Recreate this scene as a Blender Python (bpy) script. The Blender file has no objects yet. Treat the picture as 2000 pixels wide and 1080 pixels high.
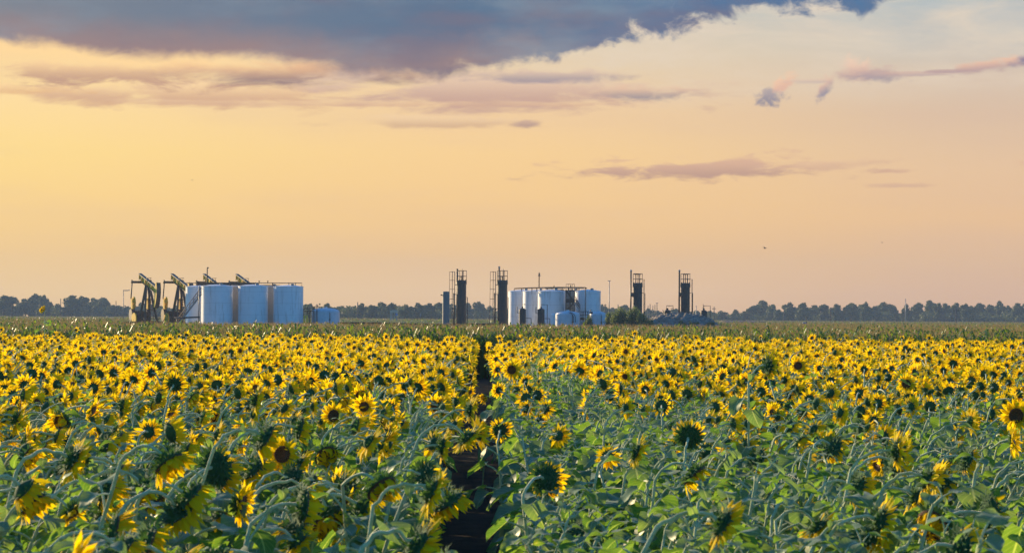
import bpy, math, random
import numpy as np
from mathutils import Vector, Matrix

S = bpy.context.scene
COL = S.collection
R = math.radians
CAM_H = 2.65                  # eye height of the photographer
F = 4722.0                    # focal length, in pixels of the 2000 px wide photograph (85 mm)
ROLL = 0.006

# ---------------- camera ----------------
cam = bpy.data.cameras.new("camera")
cam.sensor_width = 36.0
cam.lens = 85.0
cam.clip_start = 0.3
cam.clip_end = 8000
cam.dof.use_dof = True
cam.dof.focus_distance = 70.0
cam.dof.aperture_fstop = 8.0
camo = bpy.data.objects.new("camera", cam)
COL.objects.link(camo)
camo.matrix_world = (Matrix.Translation((0, 0, CAM_H)) @ Matrix.Rotation(math.atan(79 / F) + math.pi / 2, 4, 'X')
                     @ Matrix.Rotation(ROLL, 4, 'Z'))
S.camera = camo

def hor(px):
    return 619.0 + (px - 1000.0) * ROLL
def wx(px, d):
    return (px - 1000.0) / F * d
def wz(px, py, d):
    return CAM_H + (hor(px) - py) / F * d
def W(px, py, d):
    return Vector((wx(px, d), d, wz(px, py, d)))

# ---------------- exposure ----------------
S.view_settings.view_transform = 'Standard'
S.view_settings.look = 'None'
EXPO = 0.95
S.view_settings.exposure = EXPO
S.view_settings.gamma = 1.0
S.view_settings.use_curve_mapping = False

# ---------------- sun ----------------
SUN_AZ = -43.0                # degrees from straight ahead, to the left
SUN_EL = 12.5
sun = bpy.data.lights.new("sun", 'SUN')
sun.energy = 5.0
sun.angle = R(0.6)
sun.color = (1.0, 0.74, 0.42)
suno = bpy.data.objects.new("sun", sun)
COL.objects.link(suno)
sd = Vector((math.sin(R(SUN_AZ)) * math.cos(R(SUN_EL)), math.cos(R(SUN_AZ)) * math.cos(R(SUN_EL)), math.sin(R(SUN_EL))))
suno.rotation_euler = sd.to_track_quat('Z', 'Y').to_euler()

def lin(c, a=1.0):
    o = []
    for v in c[:3]:
        v = v / 255.0
        o.append(v / 12.92 if v <= 0.04045 else ((v + 0.055) / 1.055) ** 2.4)
    return (o[0], o[1], o[2], a)

# ---------------- world: evening sky ----------------
world = bpy.data.worlds.new("World")
S.world = world
world.use_nodes = True
world.cycles.sampling_method = "MANUAL"
world.cycles.sample_map_resolution = 256
NT = world.node_tree
NT.nodes.clear()
class G:
    """small helper to write shader maths"""
    def __init__(s, nt): s.nt = nt
    def n(s, t, **k):
        nd = s.nt.nodes.new(t)
        for a, b in k.items(): setattr(nd, a, b)
        return nd
    def put(s, sock, v):
        if isinstance(v, bpy.types.NodeSocket): s.nt.links.new(v, sock)
        else: sock.default_value = v
    def m(s, op, a, b=0.0, c=0.0, clamp=False):
        nd = s.n('ShaderNodeMath', operation=op); nd.use_clamp = clamp
        s.put(nd.inputs[0], a); s.put(nd.inputs[1], b)
        if len(nd.inputs) > 2: s.put(nd.inputs[2], c)
        return nd.outputs[0]
    def mix(s, f, a, b, mode='MIX'):
        nd = s.n('ShaderNodeMix', data_type='RGBA', blend_type=mode)
        nd.clamp_factor = True
        s.put(nd.inputs[0], f); s.put(nd.inputs[6], a); s.put(nd.inputs[7], b)
        return nd.outputs[2]
    def ss(s, x, lo, hi, a=0.0, b=1.0):
        nd = s.n('ShaderNodeMapRange', interpolation_type='SMOOTHSTEP')
        s.put(nd.inputs[0], x); s.put(nd.inputs[1], lo); s.put(nd.inputs[2], hi); s.put(nd.inputs[3], a); s.put(nd.inputs[4], b)
        return nd.outputs[0]
    def ramp(s, x, pts, interp='LINEAR'):
        nd = s.n('ShaderNodeValToRGB'); cr = nd.color_ramp; cr.interpolation = interp
        while len(cr.elements) < len(pts): cr.elements.new(0.5)
        for e, (p, c) in zip(cr.elements, pts): e.position = p
        for e, (p, c) in zip(cr.elements, pts): e.position = p; e.color = c
        s.put(nd.inputs[0], x)
        return nd.outputs[0]
    def noise(s, vec, scale, detail=5, rough=0.55, dist=0.0):
        nd = s.n('ShaderNodeTexNoise')
        s.put(nd.inputs['Vector'], vec); nd.inputs['Scale'].default_value = scale
        nd.inputs['Detail'].default_value = detail; nd.inputs['Roughness'].default_value = rough
        nd.inputs['Distortion'].default_value = dist
        return nd.outputs[0]
    def vec(s, x, y, z=0.0):
        nd = s.n('ShaderNodeCombineXYZ')
        s.put(nd.inputs[0], x); s.put(nd.inputs[1], y); s.put(nd.inputs[2], z)
        return nd.outputs[0]

g = G(NT)
tc = g.n('ShaderNodeTexCoord')
sep = g.n('ShaderNodeSeparateXYZ')
NT.links.new(tc.outputs['Generated'], sep.inputs[0])
az = g.m('ARCTAN2', sep.outputs[0], sep.outputs[1])
el = g.m('ARCSINE', sep.outputs[2])
A = g.m('MULTIPLY_ADD', az, F, 1000.0)                 # heading, in 1/4722 radian steps
E = g.m('MULTIPLY_ADD', el, -F, 619.0)                 # height of the sight line in the same steps, downwards
E = g.m('ADD', E, g.m('MULTIPLY', g.m('MAXIMUM', g.m('MINIMUM', g.m('SUBTRACT', A, 1000.0), 3000.0), -3000.0), ROLL))

def P_(v, a=-400.0, b=640.0): return (v - a) / (b - a)
Ef = g.m('MULTIPLY_ADD', E, 1 / 1040.0, 400 / 1040.0, clamp=True)
def vramp(pts): return g.ramp(Ef, [(P_(y), lin(c)) for y, c in pts])
Lr = vramp([(-400, (150, 150, 150)), (0, (215, 190, 160)), (110, (250, 212, 150)), (200, (253, 218, 152)), (300, (255, 218, 134)),
            (400, (254, 211, 128)), (500, (250, 203, 124)), (570, (246, 204, 138)), (619, (240, 196, 136))])
Mr = vramp([(-400, (120, 145, 170)), (0, (190, 190, 180)), (110, (228, 205, 170)), (200, (240, 203, 154)), (300, (247, 205, 140)),
            (400, (247, 201, 132)), (500, (241, 193, 128)), (570, (238, 196, 144)), (619, (232, 188, 138))])
Rr = vramp([(-400, (100, 140, 180)), (0, (168, 182, 188)), (70, (196, 194, 186)), (150, (208, 188, 168)), (230, (216, 186, 158)), (330, (228, 190, 150)),
            (430, (234, 188, 136)), (520, (228, 180, 130)), (570, (222, 174, 132)), (619, (214, 168, 130))])
bg = g.mix(g.ss(A, -100.0, 1050.0), Lr, Mr)
bg = g.mix(g.ss(A, 900.0, 2050.0), bg, Rr)

An = g.m('DIVIDE', A, 100.0); En = g.m('DIVIDE', E, 100.0)
def nz(sx, sy, seed, detail=5, rough=0.55, dist=0.0):
    return g.noise(g.vec(g.m('MULTIPLY', An, sx), g.m('MULTIPLY', En, sy), seed), 1.0, detail, rough, dist)

# soft streaks everywhere below the bank
st = nz(0.18, 1.1, 3.0, 4, 0.5)
bg = g.mix(g.m('MULTIPLY', g.ss(st, 0.45, 0.75), 0.16), bg, lin((214, 180, 158)))

# high pale cloud under the bank to the right
m = g.m('MULTIPLY', g.ss(E, 235.0, 110.0), g.ss(A, 850.0, 1250.0))
hi = nz(0.35, 1.3, 8.0, 6, 0.6, 0.4)
bg = g.mix(g.m('MULTIPLY', m, g.ss(hi, 0.3, 0.75)), bg, lin((226, 207, 184)))
lowgrey = g.m('MULTIPLY', g.ss(E, 150.0, 20.0), g.ss(A, 1500.0, 1900.0))
bg = g.mix(g.m('MULTIPLY', lowgrey, g.ss(nz(0.3, 1.0, 21.0), 0.35, 0.7)), bg, lin((158, 172, 180)))

def ell(cx, cy, rx, ry, edge=1.0, tilt=0.0, warp=0.55, seed=1.0, sx=0.5, sy=1.8, det=6):
    dx = g.m('MULTIPLY', g.m('SUBTRACT', A, cx), 1.0 / rx)
    dy = g.m('SUBTRACT', E, cy)
    if tilt: dy = g.m('MULTIPLY_ADD', g.m('SUBTRACT', A, cx), -tilt, dy)
    dyn = g.m('MULTIPLY', dy, 1.0 / ry)
    r2 = g.m('SQRT', g.m('ADD', g.m('MULTIPLY', dx, dx), g.m('MULTIPLY', dyn, dyn)))
    n_ = nz(sx * 1.5, sy * 1.25, seed, 8, 0.62, 0.35)
    f = g.m('ADD', r2, g.m('MULTIPLY', g.m('SUBTRACT', n_, 0.5), warp * 5.5))
    return g.ss(f, edge, 0.25 * edge), dyn

def cloud(bg, cx, cy, rx, ry, top, bot, alpha=0.9, **k):
    mk, dyn = ell(cx, cy, rx, ry, **k)
    colr = g.mix(g.ss(dyn, -0.7, 0.6), lin(top), lin(bot))
    return g.mix(g.m('MULTIPLY', mk, alpha), bg, colr)

# wispy pink band under the bank
bg = cloud(bg, 380, 186, 480, 34, (250, 212, 160), (205, 160, 130), 0.85, seed=2.2, sx=0.45, sy=2.2, warp=0.5)
bg = cloud(bg, 230, 148, 380, 38, (252, 210, 154), (188, 146, 124), 0.9, seed=4.4, sx=0.6, sy=2.4, warp=0.6)
bg = cloud(bg, 600, 148, 330, 34, (232, 180, 138), (148, 122, 120), 0.95, seed=5.1, sx=0.4, sy=2.0, warp=0.4)
bg = cloud(bg, 960, 178, 460, 46, (228, 196, 168), (196, 158, 142), 0.92, seed=6.7, sx=0.4, sy=2.0, warp=0.5)
bg = cloud(bg, 1255, 184, 110, 22, (232, 192, 160), (150, 138, 142), 0.9, seed=7.7, sx=1.0, sy=3.0, warp=0.4)
bg = cloud(bg, 40, 185, 170, 12, (250, 208, 150), (225, 176, 124), 0.6, seed=9.7, sx=0.6, sy=3.0, warp=0.5)
# thin streaks
bg = cloud(bg, 860, 240, 240, 17, (240, 204, 160), (206, 168, 134), 0.75, seed=11.0, sx=0.5, sy=2.6, warp=0.5)
bg = cloud(bg, 1030, 243, 45, 9, (200, 164, 142), (178, 146, 132), 0.9, seed=11.9, sx=1.6, sy=5, warp=0.3)
bg = cloud(bg, 1360, 333, 300, 26, (216, 172, 142), (188, 148, 128), 0.95, seed=12.6, sx=0.7, sy=3.6, warp=0.55, tilt=-0.01)
bg = cloud(bg, 1600, 325, 150, 14, (226, 184, 150), (206, 164, 138), 0.6, seed=13.6, sx=0.7, sy=3.6, warp=0.5, tilt=-0.06)
bg = cloud(bg, 1730, 337, 60, 7, (210, 168, 140), (200, 156, 132), 0.7, seed=14.6, sx=1.2, sy=5, warp=0.4)
bg = cloud(bg, 1750, 366, 80, 6, (212, 170, 142), (204, 162, 136), 0.6, seed=15.6, sx=1.2, sy=5, warp=0.4)
bg = cloud(bg, 2010, 325, 60, 14, (222, 172, 148), (206, 158, 140), 0.7, seed=15.9, sx=0.9, sy=3, warp=0.5)
# small lit puffs
bg = cloud(bg, 1500, 193, 32, 24, (176, 160, 158), (138, 132, 146), 0.95, seed=17.0, sx=2.6, sy=4.0, warp=0.45)
bg = cloud(bg, 1524, 168, 30, 20, (240, 196, 162), (222, 176, 154), 0.9, seed=18.0, sx=2.6, sy=4.0, warp=0.5, tilt=-0.4)
bg = cloud(bg, 1605, 178, 20, 24, (226, 184, 160), (148, 140, 152), 0.95, seed=19.0, sx=2.6, sy=3.4, warp=0.4, tilt=-0.7)
bg = cloud(bg, 1662, 146, 44, 34, (236, 200, 174), (196, 164, 152), 0.98, seed=20.2, sx=2.4, sy=3.0, warp=0.4)
bg = cloud(bg, 1705, 153, 72, 20, (200, 168, 158), (160, 146, 152), 0.9, seed=20.9, sx=1.8, sy=4.0, warp=0.4)
bg = cloud(bg, 1930, 138, 110, 17, (232, 188, 160), (182, 154, 150), 0.95, seed=23.0, sx=1.2, sy=3.6, warp=0.4, tilt=-0.08)
bg = cloud(bg, 2010, 132, 60, 17, (150, 132, 150), (108, 106, 140), 0.98, seed=24.0, sx=1.2, sy=3.0, warp=0.3)
bg = cloud(bg, 1780, 152, 110, 6, (206, 172, 158), (184, 160, 156), 0.7, seed=26.0, sx=1.0, sy=5.0, warp=0.4)
bg = cloud(bg, 1575, 163, 60, 6, (222, 190, 168), (190, 170, 164), 0.55, seed=27.0, sx=1.2, sy=5.0, warp=0.4)
bg = cloud(bg, 700, 205, 620, 9, (236, 198, 154), (214, 172, 140), 0.6, seed=28.0, sx=0.35, sy=4.0, warp=0.45)
bg = cloud(bg, 1060, 150, 180, 16, (214, 184, 166), (150, 138, 148), 0.75, seed=29.5, sx=0.6, sy=2.4, warp=0.5)
bg = cloud(bg, 1850, 148, 60, 5, (190, 160, 152), (176, 148, 150), 0.8, seed=25.0, sx=1.2, sy=5.0, warp=0.4)

# the big slate bank
bx = g.m('MULTIPLY_ADD', A, 1 / 3200.0, 700 / 3200.0, clamp=True)     # -700 .. 2500
def bp(x, y): v = (y + 400) / 600.0; return ((x + 700) / 3200.0, (v, v, v, 1))
edge = g.ramp(bx, [bp(-700, 60), bp(0, 97), bp(180, 116), bp(520, 124), bp(700, 150), bp(870, 148), bp(1030, 128), bp(1150, 112),
                   bp(1210, 82), bp(1320, 62), bp(1400, 44), bp(1560, 30), bp(1710, 34), bp(1745, 2), bp(1800, -60), bp(2500, -380)])
edge = g.m('MULTIPLY_ADD', edge, 600.0, -400.0)
wob = g.m('MULTIPLY', g.m('SUBTRACT', nz(0.55, 1.0, 31.0, 3, 0.5), 0.5), 26.0)
curl = nz(1.5, 2.2, 33.0, 7, 0.6, 0.35)
curlamp = g.ss(A, 700.0, 1250.0, 40.0, 130.0)
dist = g.m('ADD', g.m('SUBTRACT', edge, E), g.m('ADD', wob, g.m('MULTIPLY', g.m('SUBTRACT', curl, 0.53), curlamp)))
soft = g.ss(A, 900.0, 1300.0, 20.0, 20.0)
bank = g.ss(g.m('DIVIDE', dist, soft), -0.5, 1.0)
inner = g.ramp(g.m('MULTIPLY_ADD', A, 1 / 2000.0, 0.0, clamp=True),
               [(0.0, lin((122, 128, 138))), (0.2, lin((108, 120, 138))), (0.45, lin((84, 108, 136))), (0.62, lin((72, 108, 144))), (0.72, lin((52, 110, 156))), (0.86, lin((46, 120, 168)))])
lo = g.mix(g.ss(A, 900.0, 1300.0), lin((152, 126, 124)), lin((86, 110, 144)))
inner = g.mix(g.ss(dist, 95.0, 8.0), inner, lo)
patch = nz(0.22, 0.75, 41.0, 5, 0.55)
inner = g.mix(g.m('MULTIPLY', g.ss(patch, 0.42, 0.66), 0.6), inner, lin((134, 146, 158)))
inner = g.mix(g.m('MULTIPLY', g.ss(nz(0.3, 1.0, 44.0, 5), 0.47, 0.7), 0.6), inner, lin((122, 108, 122)))
wisps = g.m('MULTIPLY', g.ss(nz(1.1, 1.6, 52.0, 7, 0.62, 0.5), 0.52, 0.72), g.m('MULTIPLY', g.ss(A, 1250.0, 1330.0), g.ss(A, 1640.0, 1480.0)))
inner = g.mix(g.m('MULTIPLY', wisps, 0.7), inner, lin((176, 178, 182)))
rim = g.m('MULTIPLY', g.m('MULTIPLY', g.ss(dist, -34.0, -6.0), g.ss(A, 700.0, 300.0)), 0.7)
bg = g.mix(rim, bg, lin((255, 214, 150)))
bg = g.mix(bank, bg, inner)

# physical sky for the rest of the dome
sky = g.n('ShaderNodeTexSky', sky_type='NISHITA')
sky.sun_disc = False
sky.sun_elevation = R(SUN_EL)
sky.sun_rotation = R(SUN_AZ)
sky.air_density = 1.2
sky.dust_density = 1.0
sky.ozone_density = 2.0
skyc = g.mix(1.0, sky.outputs[0], (0.076, 0.076, 0.076, 1), 'MULTIPLY')
skyc = g.mix(1.0, skyc, (0.34, 0.95, 1.72, 1), 'MULTIPLY')
front = g.m('MULTIPLY', g.ss(g.m('ABSOLUTE', az), R(75), R(30)), g.ss(el, R(24), R(11)))
FR = 1.08 * 2 ** -EXPO
bgs = g.mix(1.0, bg, (FR, FR, FR, 1), 'MULTIPLY')
final = g.mix(front, skyc, bgs)
back = g.n('ShaderNodeBackground')
g.put(back.inputs[0], final)
back.inputs[1].default_value = 1.0
wo = g.n('ShaderNodeOutputWorld')
NT.links.new(back.outputs[0], wo.inputs[0])

# ---------------- mesh helpers ----------------
class MB:
    """collects shapes for ONE mesh"""
    def __init__(s): s.v = []; s.f = []; s.sm = []
    def quadbox(s, c, sx, sy, sz, rot=None):
        rot = rot or Matrix.Identity(3); b = len(s.v); c = Vector(c)
        for i in (-1, 1):
            for j in (-1, 1):
                for k in (-1, 1):
                    s.v.append(c + rot @ Vector((i * sx / 2, j * sy / 2, k * sz / 2)))
        for q in ((0, 1, 3, 2), (4, 6, 7, 5), (0, 4, 5, 1), (2, 3, 7, 6), (0, 2, 6, 4), (1, 5, 7, 3)):
            s.f.append([b + i for i in q]); s.sm.append(False)
        return s
    def bar(s, p, q, w, h=None, up=(0, 0, 1)):
        p = Vector(p); q = Vector(q); d = q - p; h = h or w
        z = d.normalized(); u = Vector(up)
        if abs(z.dot(u)) > 0.98: u = Vector((0, 1, 0))
        x = z.cross(u).normalized(); y = x.cross(z)
        return s.quadbox((p + q) / 2, w, h, d.length, Matrix((x, y, z)).transposed())
    def tube(s, pts, r, n=8, caps=True):
        pts = [Vector(p) for p in pts]; b = len(s.v)
        rs = r if isinstance(r, (list, tuple)) else [r] * len(pts)
        ref = None
        for i, p in enumerate(pts):
            t = (pts[min(i + 1, len(pts) - 1)] - pts[max(i - 1, 0)]).normalized()
            if ref is None: ref = t.orthogonal().normalized()
            ref = (ref - t * ref.dot(t)).normalized(); bi = t.cross(ref)
            for k in range(n):
                a = 2 * math.pi * k / n
                s.v.append(p + (ref * math.cos(a) + bi * math.sin(a)) * rs[i])
        for i in range(len(pts) - 1):
            for k in range(n):
                s.f.append([b + i * n + k, b + i * n + (k + 1) % n, b + (i + 1) * n + (k + 1) % n, b + (i + 1) * n + k]); s.sm.append(True)
        if caps:
            s.f.append([b + k for k in reversed(range(n))]); s.sm.append(False)
            s.f.append([b + (len(pts) - 1) * n + k for k in range(n)]); s.sm.append(False)
        return s
    def lathe(s, c, prof, n=32, axis=None, split=True):
        """prof: list of (radius, height); hard edge at each profile corner that turns sharply"""
        c = Vector(c); b = len(s.v)
        segs = []
        for i in range(len(prof) - 1): segs.append((prof[i], prof[i + 1]))
        for (r0, z0), (r1, z1) in segs:
            b = len(s.v)
            for (r, z) in ((r0, z0), (r1, z1)):
                for k in range(n):
                    a = 2 * math.pi * k / n
                    s.v.append(c + Vector((r * math.cos(a), r * math.sin(a), z)))
            for k in range(n):
                s.f.append([b + k, b + (k + 1) % n, b + n + (k + 1) % n, b + n + k]); s.sm.append(True)
        return s
    def poly(s, pts, smooth=False):
        b = len(s.v); s.v += [Vector(p) for p in pts]; s.f.append(list(range(b, b + len(pts)))); s.sm.append(smooth); return s
    def extrude(s, pts2, f0, f1):
        """closed outline pts2 mapped by f0 and f1 to the two faces"""
        b = len(s.v); n = len(pts2)
        s.v += [Vector(f0(p)) for p in pts2] + [Vector(f1(p)) for p in pts2]
        s.f.append([b + k for k in range(n)]); s.f.append([b + n + k for k in reversed(range(n))]); s.sm += [False, False]
        for k in range(n):
            s.f.append([b + k, b + n + k, b + n + (k + 1) % n, b + (k + 1) % n]); s.sm.append(False)
        return s
    def build(s, name, mat, parent=None, loc=None):
        me = bpy.data.meshes.new(name)
        me.from_pydata([tuple(v) for v in s.v], [], s.f)
        me.polygons.foreach_set('use_smooth', s.sm)
        me.materials.append(mat)
        me.update()
        o = bpy.data.objects.new(name, me); COL.objects.link(o)
        if parent is not None: o.parent = parent
        if loc is not None: o.location = loc
        return o

def empty(name, loc, label=None, cat=None, group=None, rz=0.0):
    o = bpy.data.objects.new(name, None); COL.objects.link(o)
    o.empty_display_size = 0.2
    o.location = loc; o.rotation_euler = (0, 0, rz)
    tag(o, label, cat, group)
    return o
def tag(o, label=None, cat=None, group=None, kind=None):
    if label: o['label'] = label
    if cat: o['category'] = cat
    if group: o['group'] = group
    if kind: o['kind'] = kind
    return o
def copy_tree(o, parent=None):
    c = o.copy(); COL.objects.link(c)
    if parent is not None: c.parent = parent
    for ch in list(o.children): copy_tree(ch, c)
    return c

# ---------------- materials ----------------
def material(name, fn):
    mt = bpy.data.materials.new(name); mt.use_nodes = True
    nt = mt.node_tree; nt.nodes.clear(); h = G(nt)
    out = h.n('ShaderNodeOutputMaterial')
    sh = fn(h)
    nt.links.new(sh, out.inputs[0])
    return mt
def pbsdf(h, col, rough=0.6, metal=0.0, spec=0.5, normal=None, sheen=0.0, sheen_tint=None, trans=0.0, coat=0.0):
    p = h.n('ShaderNodeBsdfPrincipled')
    h.put(p.inputs['Base Color'], col); h.put(p.inputs['Roughness'], rough)
    h.put(p.inputs['Metallic'], metal); h.put(p.inputs['Specular IOR Level'], spec)
    if sheen:
        p.inputs['Sheen Weight'].default_value = sheen; p.inputs['Sheen Roughness'].default_value = 0.45
        if sheen_tint: p.inputs['Sheen Tint'].default_value = sheen_tint
    if normal is not None: h.put(p.inputs['Normal'], normal)
    return p.outputs[0]
def objco(h): return h.n('ShaderNodeTexCoord').outputs['Object']
def poco(h): return h.n('ShaderNodeNewGeometry').outputs['Position']
def bump(h, height, strength=0.3, dist=0.02):
    b = h.n('ShaderNodeBump'); b.inputs['Strength'].default_value = strength; b.inputs['Distance'].default_value = dist
    h.put(b.inputs['Height'], height); return b.outputs[0]
def c4(r, g_, b): return (r, g_, b, 1.0)
def worn(name, base, dirt, scale=1.5, rough=0.55, metal=0.0, amount=0.5, streak=True, bumpd=0.01):
    def fn(h):
        co = poco(h)
        sp = h.n('ShaderNodeSeparateXYZ'); h.nt.links.new(co, sp.inputs[0])
        v = h.vec(h.m('MULTIPLY', sp.outputs[0], scale), h.m('MULTIPLY', sp.outputs[1], scale), h.m('MULTIPLY', sp.outputs[2], scale * (0.25 if streak else 1.0)))
        n1 = h.noise(v, 1.0, 8, 0.65)
        n2 = h.noise(co, scale * 4, 6, 0.6)
        f = h.m('MULTIPLY', h.ss(h.m('MULTIPLY_ADD', n2, 0.35, h.m('MULTIPLY', n1, 0.65)), 0.45, 0.68), amount)
        c = h.mix(f, base, dirt)
        return pbsdf(h, c, h.m('MULTIPLY_ADD', n2, 0.25, rough - 0.12), metal, 0.4 if 'ochre' not in name else 0.1, bump(h, n2, 0.3, bumpd))
    return material(name, fn)
def leafy(name, fn_col, trans_col, tw=0.35, rough=0.5, sheen=0.0, sheen_tint=(1, 1, 1, 1), spec=0.4):
    def fn(h):
        c = fn_col(h)
        p = pbsdf(h, c, rough, 0, spec, sheen=sheen, sheen_tint=sheen_tint)
        t = h.n('ShaderNodeBsdfTranslucent')
        h.put(t.inputs[0], trans_col(h, c) if callable(trans_col) else trans_col)
        mx = h.n('ShaderNodeMixShader'); mx.inputs[0].default_value = tw
        h.nt.links.new(p, mx.inputs[1]); h.nt.links.new(t.outputs[0], mx.inputs[2])
        return mx.outputs[0]
    return material(name, fn)

def var(h, a, b, scale=3.0, isl=0.5):
    """between two greens: part by clump, part by leaf"""
    gm = h.n('ShaderNodeNewGeometry')
    n_ = h.noise(gm.outputs['Position'], scale, 3, 0.6)
    r = gm.outputs['Random Per Island']
    f = h.m('ADD', h.m('MULTIPLY', h.ss(n_, 0.35, 0.65), 1 - isl), h.m('MULTIPLY', r, isl))
    return h.mix(f, a, b)

def uvn(h):
    sp = h.n('ShaderNodeSeparateXYZ'); u = h.n('ShaderNodeUVMap'); h.nt.links.new(u.outputs[0], sp.inputs[0]); return sp
def leafcol(h):
    base = var(h, c4(0.036, 0.110, 0.046), c4(0.10, 0.185, 0.050), 2.0, 0.4)
    sp = uvn(h)
    du = h.m('ABSOLUTE', h.m('SUBTRACT', sp.outputs[0], 0.5))
    mid = h.ss(du, 0.05, 0.015)
    side = h.m('ABSOLUTE', h.m('SUBTRACT', h.m('FRACT', h.m('MULTIPLY', h.m('SUBTRACT', sp.outputs[1], h.m('MULTIPLY', du, 0.7)), 7.0)), 0.5))
    vein = h.m('MAXIMUM', mid, h.m('MULTIPLY', h.ss(side, 0.09, 0.02), 0.5))
    bf = h.n('ShaderNodeNewGeometry').outputs['Backfacing']
    base = h.mix(h.m('MULTIPLY', bf, 0.3), base, c4(0.17, 0.26, 0.15))
    base = h.mix(h.m('MULTIPLY', h.ss(h.noise(poco(h), 9.0, 5, 0.7), 0.62, 0.72), 0.55), base, c4(0.22, 0.20, 0.06))
    return h.mix(h.m('MULTIPLY', vein, 0.6), base, c4(0.34, 0.44, 0.28))
M = {}
M['leaf'] = leafy('sunflower leaf', leafcol, lambda h, c: h.mix(1.0, c, c4(3.3, 3.0, 0.7), 'MULTIPLY'), 0.36, 0.5, 0.2, (0.9, 1, 0.95, 1))
M['stem'] = leafy('hairy stem', lambda h: var(h, c4(0.34, 0.46, 0.20), c4(0.55, 0.62, 0.34), 26.0, 0.2), c4(0.6, 0.6, 0.3), 0.12, 0.8, 0.8, (1, 0.97, 0.9, 1))
M['bract'] = leafy('green bracts', lambda h: var(h, c4(0.03, 0.09, 0.035), c4(0.07, 0.15, 0.05), 20.0, 0.5), c4(0.10, 0.22, 0.03), 0.2, 0.8, 0.12, (0.8, 0.95, 1, 1), spec=0.1)
def petcol(h):
    return var(h, c4(0.84, 0.56, 0.005), c4(0.90, 0.72, 0.010), 14.0, 0.6)
M['petal'] = leafy('yellow petals', petcol, lambda h, c: h.mix(1.0, c, c4(1.1, 1.06, 0.5), 'MULTIPLY'), 0.5, 0.7, 0.0, spec=0.1)
def disccol(h):
    n_ = h.noise(poco(h), 160.0, 3, 0.7)
    return h.mix(h.ss(n_, 0.35, 0.65), c4(0.030, 0.013, 0.006), c4(0.20, 0.085, 0.02))
M['disc'] = material('brown florets', lambda h: pbsdf(h, disccol(h), 0.85, 0, 0.2, bump(h, h.noise(poco(h), 220.0, 2, 0.6), 0.9, 0.006), sheen=0.3))
M['corn'] = leafy('corn leaves', lambda h: var(h, c4(0.022, 0.085, 0.02), c4(0.11, 0.19, 0.035), 0.6, 0.6), lambda h, c: h.mix(1.0, c, c4(3.2, 2.4, 0.7), 'MULTIPLY'), 0.35, 0.45)
M['tassel'] = leafy('corn tassels', lambda h: var(h, c4(0.13, 0.15, 0.05), c4(0.26, 0.23, 0.09), 0.5, 0.7), c4(0.4, 0.28, 0.12), 0.3, 0.8)
M['corn_top'] = material('corn canopy', lambda h: pbsdf(h, h.mix(h.ss(h.noise(poco(h), 1.6, 8, 0.75), 0.38, 0.62), c4(0.04, 0.085, 0.025), c4(0.14, 0.16, 0.06)), 0.9, 0, 0.1, bump(h, h.noise(poco(h), 3.0, 6, 0.7), 1.0, 0.3)))
M['soil'] = material('dark soil', lambda h: pbsdf(h, h.mix(h.ss(h.noise(poco(h), 1.3, 8, 0.7), 0.35, 0.7), c4(0.035, 0.025, 0.018), c4(0.085, 0.06, 0.04)), 0.95, 0, 0.1, bump(h, h.noise(poco(h), 5.0, 8, 0.7), 1.0, 0.08)))
M['tree'] = leafy('tree foliage', lambda h: var(h, c4(0.030, 0.060, 0.022), c4(0.070, 0.110, 0.035), 0.25, 0.5), c4(0.12, 0.16, 0.03), 0.2, 0.7)
M['bush'] = leafy('bush foliage', lambda h: var(h, c4(0.035, 0.085, 0.02), c4(0.10, 0.16, 0.04), 0.8, 0.5), c4(0.22, 0.28, 0.05), 0.3, 0.6)
M['bark'] = material('bark', lambda h: pbsdf(h, h.mix(h.noise(poco(h), 3.0, 5), c4(0.05, 0.04, 0.03), c4(0.12, 0.10, 0.08)), 0.9))
def whitesteel(h):
    co = poco(h); sp = h.n('ShaderNodeSeparateXYZ'); h.nt.links.new(co, sp.inputs[0])
    z = sp.outputs[2]
    v = h.vec(h.m('MULTIPLY', sp.outputs[0], 2.2), h.m('MULTIPLY', sp.outputs[1], 2.2), h.m('MULTIPLY', z, 0.22))
    n1 = h.noise(v, 1.0, 8, 0.7)
    c = h.mix(h.m('MULTIPLY', h.ss(n1, 0.5, 0.70), 0.75), c4(0.76, 0.77, 0.78), c4(0.42, 0.36, 0.30))
    c = h.mix(h.m('MULTIPLY', h.ss(h.noise(co, 0.9, 6, 0.6), 0.5, 0.75), 0.25), c, c4(0.52, 0.52, 0.52))
    course = h.m('ABSOLUTE', h.m('SUBTRACT', h.m('FRACT', h.m('DIVIDE', z, 1.83)), 0.5))
    c = h.mix(h.m('MULTIPLY', h.ss(course, 0.022, 0.010), 0.35), c, c4(0.35, 0.34, 0.33))
    return pbsdf(h, c, 0.42, 0, 0.4, bump(h, h.noise(v, 0.7, 3), 0.25, 0.05))
M['white'] = material('white painted steel', whitesteel)
M['greytank'] = worn('blue grey painted steel', c4(0.11, 0.14, 0.15), c4(0.20, 0.16, 0.12), 1.5)
M['beige'] = worn('beige paint and bounced light', c4(0.50, 0.40, 0.31), c4(0.30, 0.22, 0.16), 1.5)  # shelter paint; on the rear tanks it stands in for warm bounced light
M['black'] = worn('black weathered steel', c4(0.022, 0.020, 0.019), c4(0.11, 0.05, 0.028), 1.6, 0.5, 0, 0.7)
M['rust'] = worn('rusted pipe', c4(0.10, 0.05, 0.03), c4(0.22, 0.10, 0.05), 4.0, 0.7, 0, 0.8, False)
M['galv'] = worn('galvanised rail', c4(0.30, 0.28, 0.26), c4(0.18, 0.11, 0.08), 4.0, 0.5, 0.3, 0.6, False)
M['ochre'] = worn('ochre machine paint', c4(0.85, 0.52, 0.03), c4(0.25, 0.11, 0.02), 1.4, 0.5, 0, 0.45)
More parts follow.
